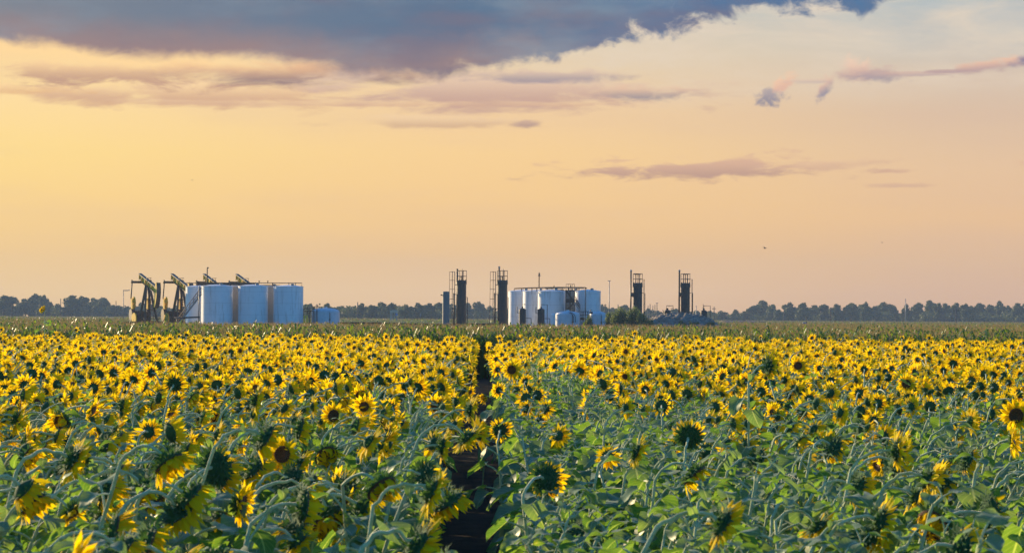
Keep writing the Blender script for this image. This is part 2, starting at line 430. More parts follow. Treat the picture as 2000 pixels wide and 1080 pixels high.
M['darkmachine_shade'] = worn('oily dark paint and shade', c4(0.07, 0.045, 0.025), c4(0.16, 0.09, 0.035), 2.0, 0.5, 0, 0.7, False)  # dark parts, plus the painted shade on beam flanges and horsehead face
M['fibre'] = worn('pale fibreglass', c4(0.55, 0.60, 0.64), c4(0.38, 0.40, 0.42), 0.8, 0.45, 0, 0.6, False)
M['gravel'] = material('grey gravel', lambda h: pbsdf(h, h.mix(h.ss(h.noise(poco(h), 1.1, 9, 0.75), 0.35, 0.65), c4(0.12, 0.10, 0.08), c4(0.34, 0.30, 0.24)), 0.95, 0, 0.1, bump(h, h.noise(poco(h), 2.2, 8, 0.75), 1.0, 0.25)))
M['wood'] = worn('weathered pole', c4(0.07, 0.055, 0.045), c4(0.14, 0.11, 0.09), 3.0, 0.85)
M['bluepaint'] = worn('blue paint', c4(0.10, 0.20, 0.45), c4(0.25, 0.28, 0.35), 3.0)

# ---------------- ground ----------------
def grid_obj(name, x0, x1, y0, y1, nx, ny, zf, mat):
    xs = np.linspace(x0, x1, nx); ys = np.linspace(y0, y1, ny)
    X, Y = np.meshgrid(xs, ys); Z = zf(X, Y)
    v = np.stack([X.ravel(), Y.ravel(), Z.ravel()], 1)
    f = [(j * nx + i, j * nx + i + 1, (j + 1) * nx + i + 1, (j + 1) * nx + i) for j in range(ny - 1) for i in range(nx - 1)]
    me = bpy.data.meshes.new(name); me.from_pydata(v.tolist(), [], f); me.materials.append(mat)
    me.polygons.foreach_set('use_smooth', [True] * len(f))
    o = bpy.data.objects.new(name, me); COL.objects.link(o); return o
gr = grid_obj('ground', -900, 900, -60, 1900, 10, 10, lambda X, Y: X * 0, M['soil']); tag(gr, kind='structure')
pad = grid_obj('gravel_pad', -75, 52, 345, 440, 20, 20, lambda X, Y: 0.02 + 0 * X, M['gravel']); tag(pad, kind='structure')

D = 384.0
PPM = F / D
def mound_h(X, Y):
    px = X / D * F + 1000
    xs = [1215, 1245, 1262, 1285, 1305, 1330, 1352, 1372, 1392, 1412, 1425]
    hs = [0.0, 0.5, 1.45, 2.6, 3.15, 3.25, 3.15, 2.75, 2.1, 0.5, 0.0]
    base = np.interp(px, xs, hs)
    s = np.clip((Y - 368) / 10, 0, 1); s = s * s * (3 - 2 * s); e = np.clip((412 - Y) / 10, 0, 1); e = e * e * (3 - 2 * e)
    n_ = 0.16 * np.sin(X * 1.7 + Y * 0.6) + 0.14 * np.sin(X * 3.9 - Y * 1.9 + 1) + 0.12 * np.sin(X * 7.3 + Y * 3.2) * np.sin(Y * 2.1 + X)
    return base * s * e + n_ * (base > 0.2) * s * e - 0.02
mound = grid_obj('gravel_mound', wx(1210, D), wx(1430, D), 366, 414, 150, 90, mound_h, M['gravel'])
tag(mound, kind='structure')
berm = grid_obj('road_embankment', wx(1380, 620), wx(1520, 620), 612, 626, 40, 6,
                lambda X, Y: np.sin((Y - 612) / 14 * math.pi) * 2.15 * np.clip((X - wx(1380, 620)) / 4, 0, 1) * np.clip((wx(1520, 620) - X) / 4, 0, 1), M['gravel'])
tag(berm, kind='structure')

# ---------------- storage tanks ----------------
def tank(c, r, h, label, cat='tank', group=None, roof=0.28, mat='white', roofmat=None, seg=56):
    t = empty('storage_tank', (c[0], c[1], 0.0), label, cat, group)
    MB().lathe((0, 0, 0), [(r, 0.03), (r, h)], seg).build('shell', M[mat], t)
    m_ = MB().lathe((0, 0, 0), [(r + 0.04, h - 0.07), (r + 0.045, h + 0.01), (r, h + 0.02)], seg)
    m_.lathe((0, 0, 0), [(r, h + 0.02), (r * 0.5, h + roof * 0.7), (0.02, h + roof)], seg)
    m_.build('roof', M[roofmat or mat], t)
    k = MB(); k.lathe((r * 0.3, -r * 0.4, h + roof * 0.4), [(0.26, 0), (0.26, 0.32), (0.0, 0.36)], 16)
    k.build('thief_hatch', M['galv'], t)
    return t
def tk(px, d, wpx, pytop, label, group, **k):
    r = wpx / 2 / F * (d)            # seen width at its own distance
    h = wz(px, pytop, d - r)
    return tank((wx(px, d), d), r, h, label, 'tank', group, **k)
gl = 'white oil storage tanks beside the pumpjacks'
tk(424.5, 384, 61, 558.5, 'white storage tank with sunlit left edge, leftmost full one', gl)
tk(494.5, 384, 58, 558.5, 'middle white storage tank in the front row of the battery by the pumpjacks', gl)
tk(563.5, 384, 58, 559.5, 'rightmost white storage tank of the battery by the pumpjacks', gl)
tk(389, 392, 52, 560, 'white storage tank half hidden behind the stairs beside the second pumpjack', gl)
tk(460, 391, 54, 560, 'storage tank tinted beige for bounced light in the left gap between the front white tanks', gl, mat='beige')  # beige colour imitates warm light bounced onto this rear tank
tk(529, 391, 54, 560, 'storage tank tinted beige for bounced light in the right gap between the front white tanks', gl, mat='beige')  # same beige tint in place of bounced light
gr2 = 'white oil storage tanks right of the tall black treaters'
tk(1077.6, 384, 53.5, 568.6, 'front white storage tank left of the dark stair tower, third sunlit edge from the left', gr2)
tk(1048, 389, 53, 568.8, 'white storage tank right of the leftmost one, behind both small black vessels', gr2)
tk(1019.5, 394, 53, 568.8, 'white storage tank touching the tall black treater, leftmost of the right battery', gr2)
tk(1148.5, 386, 50, 568.4, 'white storage tank right of the dark stair tower, at the bush end of its battery', gr2)
tk(1117, 393, 50, 569, 'grey storage tank mostly hidden behind the dark stair tower', gr2, mat='greytank')

def lowtank(px, d, wpx, py_sh, py_top, label, group):
    r = wpx / 2 / F * d
    hs = wz(px, py_sh, d - r); ht = wz(px, py_top, d)
    t = empty('dome_tank', (wx(px, d), d, 0), label, 'tank', group)
    MB().lathe((0, 0, 0), [(r, 0.03), (r, hs)], 48).build('shell', M['fibre'], t)
    dome = [(r + 0.03, hs - 0.05), (r * 0.97, hs + 0.05)]
    for k in range(1, 9):
        a = k / 8 * math.pi / 2
        dome.append((max(0.01, r * 0.97 * math.cos(a)), hs + 0.05 + (ht - hs - 0.05) * math.sin(a)))
    MB().lathe((0, 0, 0), dome, 48).build('roof', M['fibre'], t)
    MB().lathe((0, 0, 0), [(0.28, ht - 0.05), (0.28, ht + 0.16), (0.0, ht + 0.17)], 16).build('hatch', M['fibre'], t)
    m_ = MB()
    a = -1.2
    x, y = math.cos(a) * (r + 0.07), math.sin(a) * (r + 0.07)
    m_.tube([(x, y, 0.2), (x, y, hs * 0.9), (x * 0.9, y * 0.9, hs + 0.1)], 0.05, 8)
    m_.quadbox((x, y, hs * 0.62), 0.2, 0.16, 0.2)
    m_.build('fill_pipe', M['rust'], t)
    return t
gd = 'low domed fibreglass tanks'
lowtank(636.5, 386, 55, 608.5, 601.5, 'low pale blue domed tank right of the battery by the pumpjacks', gd)
lowtank(1109, 374, 48, 614, 607.5, 'low pale domed tank in front of the dark stair tower', gd)
lowtank(1168, 375, 34, 615, 608, 'low pale domed tank half hidden by the green bush', gd)
# slim white upright drum left of the domed tank
t = empty('upright_drum', (wx(1081, 371), 371, 0), 'slim white upright drum in full sun touching the left side of a domed tank', 'tank')
r_ = 4.2 / F * 371; h_ = wz(1081, 614.5, 371)
MB().lathe((0, 0, 0), [(r_, 0.03), (r_, h_)], 24).build('shell', M['white'], t)
MB().lathe((0, 0, 0), [(r_ + .01, h_), (r_ * 0.7, h_ + 0.14), (0.01, h_ + 0.2)], 24).build('cap', M['white'], t)

# ---------------- catwalks, pipes, stairs ----------------
def rail_run(m_, p, q, n, hgt=1.0, r=0.03):
    p = Vector(p); q = Vector(q); U = Vector((0, 0, hgt))
    for k in range(n + 1):
        a = p.lerp(q, k / n); m_.tube([a, a + U], r, 5)
    m_.tube([p + U, q + U], r, 5); m_.tube([p + U * 0.5, q + U * 0.5], r * 0.8, 5)
# left battery: dark header catwalk over the tanks
cw = empty('catwalk', (wx(484, 387.5), 387.5, 0), 'long dark catwalk across the roofs of the tanks by the pumpjacks', 'catwalk')
inv = Matrix.Translation(-Vector(cw.location))
def loc_(m_, e):
    o = Vector(e.location); m_.v = [v - o for v in m_.v]; return m_
zc = lambda py, px=484: wz(px, py, 384)
m_ = MB()
m_.bar((wx(380, 384), 386.6, zc(555.3)), (wx(498, 384), 386.6, zc(554.3)), 0.75, 0.36)
m_.bar((wx(498, 384), 386.6, zc(556.4)), (wx(560, 384), 386.6, zc(557.2)), 0.75, 0.12)
loc_(m_, cw).build('deck', M['black'], cw)
m_ = MB()
m_.tube([(wx(380, 384), 386, zc(551.8, 380)), (wx(560, 384), 386, zc(552.6, 560)), (wx(587.5, 384), 386, zc(552.6, 587)), (wx(587.5, 384), 386, zc(559.5, 587))], 0.06, 6)
m_.tube([(wx(360, 384), 386, zc(552.4, 360)), (wx(385, 384), 386, zc(552.4, 385))], 0.05, 6)
for px in (382, 447.5, 468, 530, 562, 575):
    m_.tube([(wx(px, 384), 386, zc(558.5, px)), (wx(px, 384), 386, zc(551.5, px))], 0.09 if px < 540 else 0.06, 6)
loc_(m_, cw).build('handrail', M['rust'], cw)
for px, py in ((382, 548.5), (447.5, 549), (503.5, 548), (520.5, 548)):
    m_ = MB(); m_.tube([(wx(px, 384), 386, zc(553, px)), (wx(px, 384), 386, zc(py, px))], 0.08, 6); m_.tube([(wx(px, 384), 386, zc(py + 1, px)), (wx(px, 384), 386, zc(py, px))], 0.14, 6)
    loc_(m_, cw).build('vent', M['black'], cw)
vp = empty('vent_stack', (wx(404.5, 386), 386, 0), 'tall thin vent stack rising above the third pumpjack beam', 'pipe')
m_ = MB(); m_.tube([(0, 0, 2), (0, 0, wz(404.5, 524, 386)), (0.12, 0, wz(404.5, 522.5, 386))], 0.09, 8); m_.build('pipe', M['rust'], vp)
m_ = MB(); m_.tube([(0.05, 0, wz(404.5, 523.6, 386)), (0.2, 0, wz(404.5, 522.3, 386))], 0.14, 8); m_.build('cap', M['rust'], vp)
# stairs at the left battery
def stairs(name, p, q, width, label, nstep=16):
    e = empty(name, (p[0], p[1], 0), label, 'stairs')
    p = Vector(p); q = Vector(q); d = q - p; o = Vector(e.location)
    for s_ in (-1, 1):
        w = Vector((0, s_ * width / 2, 0))
        MB().bar(p + w - o, q + w - o, 0.06, 0.2).build('stringer', M['galv'], e)
        m_ = MB(); rail_run(m_, p + w - o, q + w - o, 6, 1.05, 0.035); m_.build('handrail', M['rust'], e)
    m_ = MB()
    for k in range(nstep + 1):
        m_.quadbox(p.lerp(q, k / nstep) - o, 0.28, width - 0.08, 0.04)
    m_.build('treads', M['galv'], e)
    return e
stairs('stairs', (wx(350, 381), 381, 1.3), (wx(393, 381), 381, wz(393, 575, 381)), 0.8, 'open steel stairs climbing to the tanks beside the second pumpjack')
t = empty('pipe_rack', (wx(370, 379), 379, 0), 'dark horizontal pipe on legs in front of the stairs by the pumpjacks', 'pipe')
m_ = MB(); o = Vector(t.location)
m_.tube([(wx(340, 379), 379, wz(340, 621.5, 379)), (wx(391, 379), 379, wz(391, 619, 379))], 0.13, 8); loc_(m_, t).build('pipe', M['black'], t)
for px in (346, 389):
    m_ = MB(); m_.tube([(wx(px, 379), 379, 0), (wx(px, 379), 379, wz(px, 558 if px > 380 else 620, 379))], 0.08, 8); loc_(m_, t).build('leg', M['black'], t)

# pipework between the left battery and its domed tank
pw = empty('pipe_manifold', (wx(600, 384), 384, 0), 'tangle of dark pipes between the last white tank and the low blue tank', 'pipe')
m_ = MB()
for px, py in ((594, 603), (601, 598), (606, 603), (613.5, 598), (619.5, 594), (604, 610)):
    m_.tube([(wx(px, 384), 384, 0), (wx(px, 384), 384, wz(px, py, 384))], 0.07, 6)
m_.tube([W(594, 603, 384), W(616, 603, 384)], 0.06, 6); m_.tube([W(613, 599.3, 384), W(629, 599.3, 384), W(629, 603, 384)], 0.05, 6)
m_.tube([W(596, 608, 384), W(612, 607, 384)], 0.08, 6)
loc_(m_, pw).build('pipes', M['rust'], pw)
m_ = MB()
for px in (595, 600):
    m_.tube([(wx(px, 382), 382, 0), (wx(px, 382), 382, wz(px, 616, 382))], 0.11, 8)
loc_(m_, pw).build('bollards', M['ochre'], pw)
m_ = MB(); m_.quadbox(W(619.5, 597, 384), 0.5, 0.1, 0.1)
loc_(m_, pw).build('valve_block', M['black'], pw)

# right battery: header pipes on the roofs
hp = empty('catwalk', (wx(1075, 387), 387, 0), 'rusty header pipe and railing across the roofs of the tanks right of the treaters', 'catwalk')
m_ = MB()
za = lambda px, py: (wx(px, 386), 386, wz(px, py, 386))
m_.tube([za(1004.5, 568), za(1004.5, 563.6), za(1040, 562.2), za(1100, 561.6), za(1146, 562.8), za(1146, 568)], 0.09, 6)
m_.tube([za(1036, 561.9), za(1090, 561), za(1143, 561.3), za(1146, 563)], 0.06, 6)
for px in (1019, 1039, 1048.5, 1069, 1078, 1088, 1098, 1111, 1117, 1127, 1131):
    m_.tube([za(px, 568.5), za(px, 562)], 0.08 if px % 2 else 0.05, 6)
loc_(m_, hp).build('header_pipe', M['rust'], hp)
m_ = MB()
m_.bar(za(1065, 563.2), za(1104, 562.6), 0.5, 0.1); m_.tube([za(1066, 565.5), za(1102, 565.8)], 0.05, 6)
m_.tube([za(1080, 567.3), za(1102, 567.3)], 0.06, 6)
loc_(m_, hp).build('walkway', M['rust'], hp)
for px, py in ((1082, 557), (1115, 557)):
    m_ = MB(); m_.tube([za(px, 562), za(px, py + 2), za(px + .2, py)], [0.06, 0.09, 0.04], 6); loc_(m_, hp).build('vent', M['black'], hp)
m_ = MB(); m_.tube([za(1053, 562), za(1053, 540), za(1053, 537), za(1053, 533)], [0.08, 0.08, 0.13, 0.10], 8); m_.quadbox(za(1053.3, 538.5), 0.36, 0.2, 0.16); m_.tube([za(1053, 535), za(1053, 534.3)], 0.17, 8); m_.tube([za(1053, 533), za(1053, 531.5)], 0.04, 6)
loc_(m_, hp).build('vent_stack', M['rust'], hp)
m_ = MB(); m_.tube([(wx(1143.5, 381), 381, 0), (wx(1143.5, 381), 381, wz(1143, 563, 381)), (wx(1143.5, 381), 386, wz(1143, 562, 381))], 0.07, 6)
loc_(m_, hp).build('down_pipe', M['rust'], hp)
# stair tower
st_ = empty('stair_tower', (wx(1114, 381), 381, 0), 'dark open steel stair tower between the white tanks', 'stairs')
m_ = MB(); y0, y1 = 380.2, 382.4; xa, xb = wx(1105.5, 381), wx(1122, 381); zt = wz(1114, 567, 381)
for x in (xa, (xa + xb) / 2, xb):
    for y in (y0, y1): m_.bar((x, y, 0), (x, y, zt), 0.12)
for z in (1.9, 3.6, 5.0, zt - 0.05):
    m_.bar((xa, y0, z), (xb, y0, z), 0.1); m_.bar((xa, y1, z), (xb, y1, z), 0.1)
loc_(m_, st_).build('frame', M['black'], st_)
m_ = MB(); zs = [0.2, 1.9, 3.6, 5.0, zt]
for k in range(4):
    a, b = (xa, xb) if k % 2 == 0 else (xb, xa)
    for y in (y0 + 0.15, y1 - 0.15): m_.bar((a, y, zs[k]), (b, y, zs[k + 1]), 0.07, 0.22)
    for j in range(7): m_.quadbox(((a + (b - a) * j / 6), (y0 + y1) / 2, zs[k] + (zs[k + 1] - zs[k]) * j / 6), 0.25, y1 - y0 - 0.4, 0.05)
loc_(m_, st_).build('flights', M['black'], st_)
m_ = MB()
for z in (3.6, 5.0, zt): rail_run(m_, (xa, y0, z), (xb, y0, z), 4, 0.95, 0.035)
m_.quadbox(((xa + xb) / 2, y1, 5.3), xb - xa, 0.06, 0.5)
loc_(m_, st_).build('railing', M['black'], st_)
# lower flight with platform
lf = stairs('stairs', (wx(1133, 377), 377, wz(1133, 608.5, 377)), (wx(1123, 377), 377, wz(1123, 591, 377)), 0.8, 'short dark stair flight running down to the railed platform beside the domed tanks', 9)
pf = empty('platform', (wx(1142, 377), 377, 0), 'railed dark platform between the two low domed tanks', 'platform')
m_ = MB(); m_.bar((wx(1132, 377), 377, wz(1140, 624, 377)), (wx(1151, 377), 377, wz(1140, 624, 377)), 1.0, 0.12); m_.quadbox((wx(1138, 377), 377, wz(1138, 622.5, 377)), 0.6, 0.5, 0.4)
loc_(m_, pf).build('deck', M['black'], pf)
m_ = MB()
for px in (1133.5, 1137, 1139.5, 1144, 1148, 1151):
    m_.tube([(wx(px, 376.6), 376.6, 0), (wx(px, 376.6), 376.6, wz(px, 608.5, 376.6))], 0.05, 6)
for py in (608.5, 615): m_.tube([(wx(1128, 376.6), 376.6, wz(1130, py, 376.6)), (wx(1151, 376.6), 376.6, wz(1150, py, 376.6))], 0.05, 6)
loc_(m_, pf).build('railing', M['black'], pf)
ip = empty('inlet_pipe', (wx(1155, 373), 373, 0), 'black hooked pipe with valve over the domed tank by the bush', 'pipe')
m_ = MB(); m_.tube([W(1153.5, 611, 373), W(1153.5, 605.5, 373), W(1156, 605.5, 373)], 0.07, 6); loc_(m_, ip).build('pipe', M['black'], ip)
m_ = MB(); m_.tube([W(1153, 611.5, 373), W(1158, 610.5, 373)], 0.16, 8); loc_(m_, ip).build('valve', M['black'], ip)
fh = empty('hose', (wx(1118, 371.5), 371.5, 0), 'two dark hoses curving down the side of the domed tank by the stairs', 'hose')
m_ = MB()
for dx in (0, 3.5): m_.tube([W(1110 + dx, 609, 373), W(1115 + dx, 611.5, 371.8), W(1119 + dx, 615, 371.4), W(1120.5 + dx, 619, 371.3), W(1121 + dx, 630, 371.3)], 0.05, 6)
loc_(m_, fh).build('hoses', M['black'], fh)

# ---------------- heater treaters ----------------
gt = 'tall black heater treaters'
def treater(px, d, wpx, pytop, label, style, zb=0.0):
    r = wpx / 2 / F * d
    e = empty('heater_treater', (wx(px, d), d, zb), label, 'treater', gt)
    H_ = wz(px, pytop, d) - zb
    s_ = d / F                                # metres per photograph pixel at this distance
    prof = [(r, 0.0), (r, H_ - 0.62), (r + 0.08, H_ - 0.6), (r + 0.08, H_ - 0.08), (r * 0.98, H_)]
    MB().lathe((0, 0, 0), prof + [(r * 0.5, H_ + 0.1), (0.01, H_ + 0.12)], 32).build('vessel', M['black'], e)
    m_ = MB()
    for k in range(12):
        a = 2 * math.pi * k / 12; m_.tube([(r * .9 * math.cos(a), r * .9 * math.sin(a), H_), (r * .9 * math.cos(a), r * .9 * math.sin(a), H_ + 0.16)], 0.05, 6)
    for z in (H_ * 0.30, H_ * 0.55, H_ * 0.78): m_.lathe((0, 0, 0), [(r, z - 0.05), (r + 0.035, z - 0.03), (r + 0.035, z + 0.03), (r, z + 0.05)], 32)
    m_.build('flange', M['black'], e)
    # skirt and saddles below
    m_ = MB(); m_.quadbox((0, 0, 0.12), r * 2.2, r * 2.2, 0.24); m_.build('skid', M['black'], e)
    rh = 1.8 if style == 'left' else 1.75
    # guard rail
    m_ = MB(); rr = r + 0.06; pts = []
    for k in range(8):
        a = 2 * math.pi * (k + 0.5) / 8; pts.append(Vector((rr * math.cos(a) * 1.02, rr * math.sin(a), H_ - 0.2)))
    for k in range(8):
        a, b = pts[k], pts[(k + 1) % 8]
        if k % 2 == 0: m_.tube([a, a + Vector((0, 0, rh))], 0.045, 6)
        for f_ in (0.52, 1.0): m_.tube([a + Vector((0, 0, rh * f_)), b + Vector((0, 0, rh * f_))], 0.04, 6)
    m_.build('railing', M['rust'], e)
    m_ = MB()
    if style == 'left':
        X = lambda dpx: dpx * s_
        sx = X(-8.5 if px < 930 else -6.6); top = H_ + (23.5 if px < 930 else 26.5) * s_
        MB().tube([(sx, 0.0, 0.5), (sx, 0, top)], 0.145 if px < 930 else 0.12, 10).build('stack', M['black'], e)
        if px > 930:
            k = MB(); k.lathe((sx, 0, 0), [(0.12, top - 0.3), (0.2, top - 0.2), (0.2, top - .12), (0.12, top - .1), (0.12, top), (0.2, top + 0.02), (0.2, top + 0.1), (0.0, top + .16)], 12); k.build('stack_cap', M['galv'], e)
        m_.tube([(X(1.5), 0, H_), (X(1.5), 0, H_ + 1.5)], 0.09, 8); m_.tube([(X(1.5), 0, H_), (X(1.5), 0, H_ + 1.9)], 0.035, 6)
        m_.tube([(X(-3), 0, H_), (X(-3), 0, H_ + 0.65), (X(0), 0, H_ + 0.65), (X(0), 0, H_)], 0.05, 6)
        m_.quadbox((X(-2), 0, H_ + 0.7), 0.3, 0.2, 0.16)
        m_.tube([(X(11.5), 0, 0), (X(11.5), 0, wz(px, 580.5, d)), (X(8), 0, wz(px, 580.5, d))], 0.07, 6)
        m_.build('pipes', M['rust'], e)
        # caged ladder
        l = MB(); x0, x1, x2 = X(-23.5), X(-18), X(-13.4); lt = wz(px, 530.5, d)
        for i, x in enumerate((x0, x1, x2)): l.tube([(x + (X(-1.2) if px > 930 and i == 0 else 0), -0.1 - 0.25 * (i == 1), 0.3), (x, -0.1 - 0.25 * (i == 1), lt)], 0.05 if i == 1 else 0.035 if i == 0 else 0.06, 6)
        l.tube([(x1, 0.3, 0.3), (x1, 0.3, lt)], 0.04, 6)
        for py in (531, 547.5, 565, 584, 603):
            z = wz(px, py, d); l.tube([(x0, -0.1, z), (x1, -0.4, z), (x2, -0.1, z), (x1, 0.3, z), (x0, -0.1, z)], 0.035, 6)
        for k in range(22):
            z = 0.6 + k * (lt - 0.8) / 21; l.tube([(x2, -0.1, z), (x2 + 0.0, 0.3, z)], 0.02, 5)
        l.build('ladder', M['rust'], e)
        b = MB()
        for py in (556.3, 575, 602.8): z = wz(px, py, d); b.tube([(x2, 0, z), (-r, 0, z)], 0.05, 6)
        b.build('ladder_bracket', M['rust'], e)
        b = MB(); b.tube([(X(-14.6), 0.1, 0.0), (X(-14.6), 0.1, wz(px, 572.5, d))], 0.13, 8); b.build('standpipe', M['black'], e)
    else:
        X = lambda dpx: dpx * s_
        sx = X(-13.3 if px < 1300 else -12); top = wz(px, 530.5, d) - zb
        MB().tube([(sx, 0, 0.2), (sx, 0, top)], 0.125 if px < 1300 else 0.14, 10).build('stack', M['rust'] if px > 1300 else M['black'], e)
        k = MB(); k.lathe((sx, 0, 0), [(0.12, top), (0.19, top + 0.04), (0.19, top + 0.2), (0.0, top + .3)], 12); k.build('stack_cap', M['galv'], e)
        k = MB(); z = wz(px, 575, d) - zb; k.lathe((sx + 0.24, 0, 0), [(0.02, z - 0.42), (0.22, z - 0.28), (0.24, z + 0.1), (0.16, z + 0.25), (0.02, z + 0.28)], 12); k.build('burner_housing', M['rust'], e)
        t0 = wz(px, 536, d) - zb
        for dx in (-3.5, 0.5 if px < 1300 else -0.3, 3.5): m_.tube([(X(dx), -0.1, H_), (X(dx), -0.1, t0)], 0.07 if abs(dx) < 1 else 0.05, 6)
        m_.tube([(X(-7.5 if px < 1300 else -5), -0.1, t0), (X(6), -0.1, t0)], 0.055, 6)
        z1 = wz(px, 545.5, d) - zb; z2 = wz(px, 572.4, d) - zb
        m_.tube([(X(2), 0, z1), (X(12.4 if px < 1300 else 13), 0, z1), (X(12.4 if px < 1300 else 13), 0, 0)], 0.07, 6)
        m_.tube([(X(8), 0, z2), (X(14.3), 0, z2), (X(14.3), 0, 0)], 0.06, 6)
        for f_ in (0.15, 0.38, 0.6, 0.82): m_.quadbox((-r - 0.03 + 0.12, -r * 0.8, H_ * f_), 0.16, 0.16, 0.16)
        m_.build('pipes', M['rust'], e)
    return e
treater(901.5, 386, 18.4, 548.5, 'tall black treater with caged ladder, standing beside the grey blue column', 'left')
treater(981.3, 384, 19.2, 548.5, 'tall black treater with caged ladder, touching the left end of the white tanks', 'left')
treater(1245.6, 386, 17.8, 553.8, 'tall black treater rising out of the green bush with a thin separate stack', 'right')
treater(1338.8, 390, 17.6, 553.8, 'tall black treater standing on top of the grey gravel mound', 'right', 3.1)

t = empty('grey_column', (wx(871.5, 381), 381, 0), 'square topped blue grey steel column left of the first black treater', 'column')
r_ = 6.9 / F * 381; h_ = wz(871, 569.5, 381)
MB().lathe((0, 0, 0), [(r_, 0.0), (r_, h_), (0.01, h_ + 0.05)], 28).build('shell', M['greytank'], t)
m_ = MB(); m_.tube([(-r_, 0, h_ - 0.55), (-r_ - 0.18, 0, h_ - 0.55)], 0.06, 8); m_.lathe((-r_ - 0.22, 0, h_ - 0.66), [(0.01, 0), (0.11, .02), (0.11, 0.2), (0.01, 0.22)], 10); m_.build('lamp', M['black'], t)
m_ = MB(); m_.tube([(r_ * .9, -r_ * .5, 0.4), (r_ * .9, -r_ * .5, h_ - 1.2)], 0.035, 6)
for z in (h_ - 1.2, h_ - 2.8, h_ - 4.2): m_.quadbox((r_ * .9, -r_ * .5, z), 0.14, 0.1, 0.14)
m_.build('gauge', M['galv'], t)

# ---------------- small black vessels ----------------
gv = 'small black upright vessels'
def vessel(px, d, wpx, pytop, label, pipes, zb=0.0):
    r = wpx / 2 / F * d; e = empty('small_vessel', (wx(px, d), d, zb), label, 'vessel', gv)
    H_ = wz(px, pytop, d) - zb; prof = [(r, 0.05), (r, H_ - 0.35)]
    for k in range(1, 7):
        a = k / 6 * math.pi / 2; prof.append((max(0.01, r * math.cos(a)), H_ - 0.35 + 0.35 * math.sin(a)))
    MB().lathe((0, 0, 0), prof, 28).build('shell', M['black'], e)
    m_ = MB(); b = (H_ - 0.4) / 4
    for k in range(5): z = 0.15 + k * b; m_.lathe((0, 0, 0), [(r, z - 0.04), (r + 0.03, z - 0.02), (r + 0.03, z + 0.02), (r, z + 0.04)], 28)
    m_.build('bands', M['black'], e)
    s_ = d / F
    for pl in pipes:
        m_ = MB(); m_.tube([(x * s_, -r * 0.2, H_ - y * s_) for x, y in pl], 0.055, 6); m_.build('pipe', M['black'], e)
    m_ = MB(); m_.lathe((0, -r * 0.2, H_ - 0.05), [(0.1, 0), (0.13, 0.1), (0.13, 0.25), (0.05, 0.3)], 10); m_.build('valve', M['black'], e)
    return e
vessel(1020.8, 374, 13.6, 601.5, 'small black banded vessel in front of the leftmost sunlit tank edge', [[(0, 1), (0, -7), (6, -7)], [(-6, 10), (-10, 10), (-10.3, -3)], [(6, 20), (17, 20), (17, 31)]])
vessel(1057.2, 374, 13.6, 602, 'small black banded vessel with a high looped pipe, before the third tank edge', [[(0, 1), (0, -7), (12, -7), (12, 30)], [(-6, 10), (-10, 10), (-10, -3)], [(6, 20), (17, 20), (17, 31)]])
vessel(1304, 388, 13, 604.7, 'small dark vessel sunk behind the top of the gravel mound, left of the treater', [[(-2, 0), (-2, -7.5), (11, -7.5), (11, -2)], [(-7, 6), (-9, 2), (-9, 0)], [(6, -1), (10, -3), (12, 0)]], 2.6)
vessel(1375, 384, 13, 605.3, 'small dark vessel on the right shoulder of the gravel mound, right of the treater', [[(0, 0), (0, -8), (12.5, -8), (12.5, 14)], [(-1.5, 0), (-1.5, -11)]], 1.9)

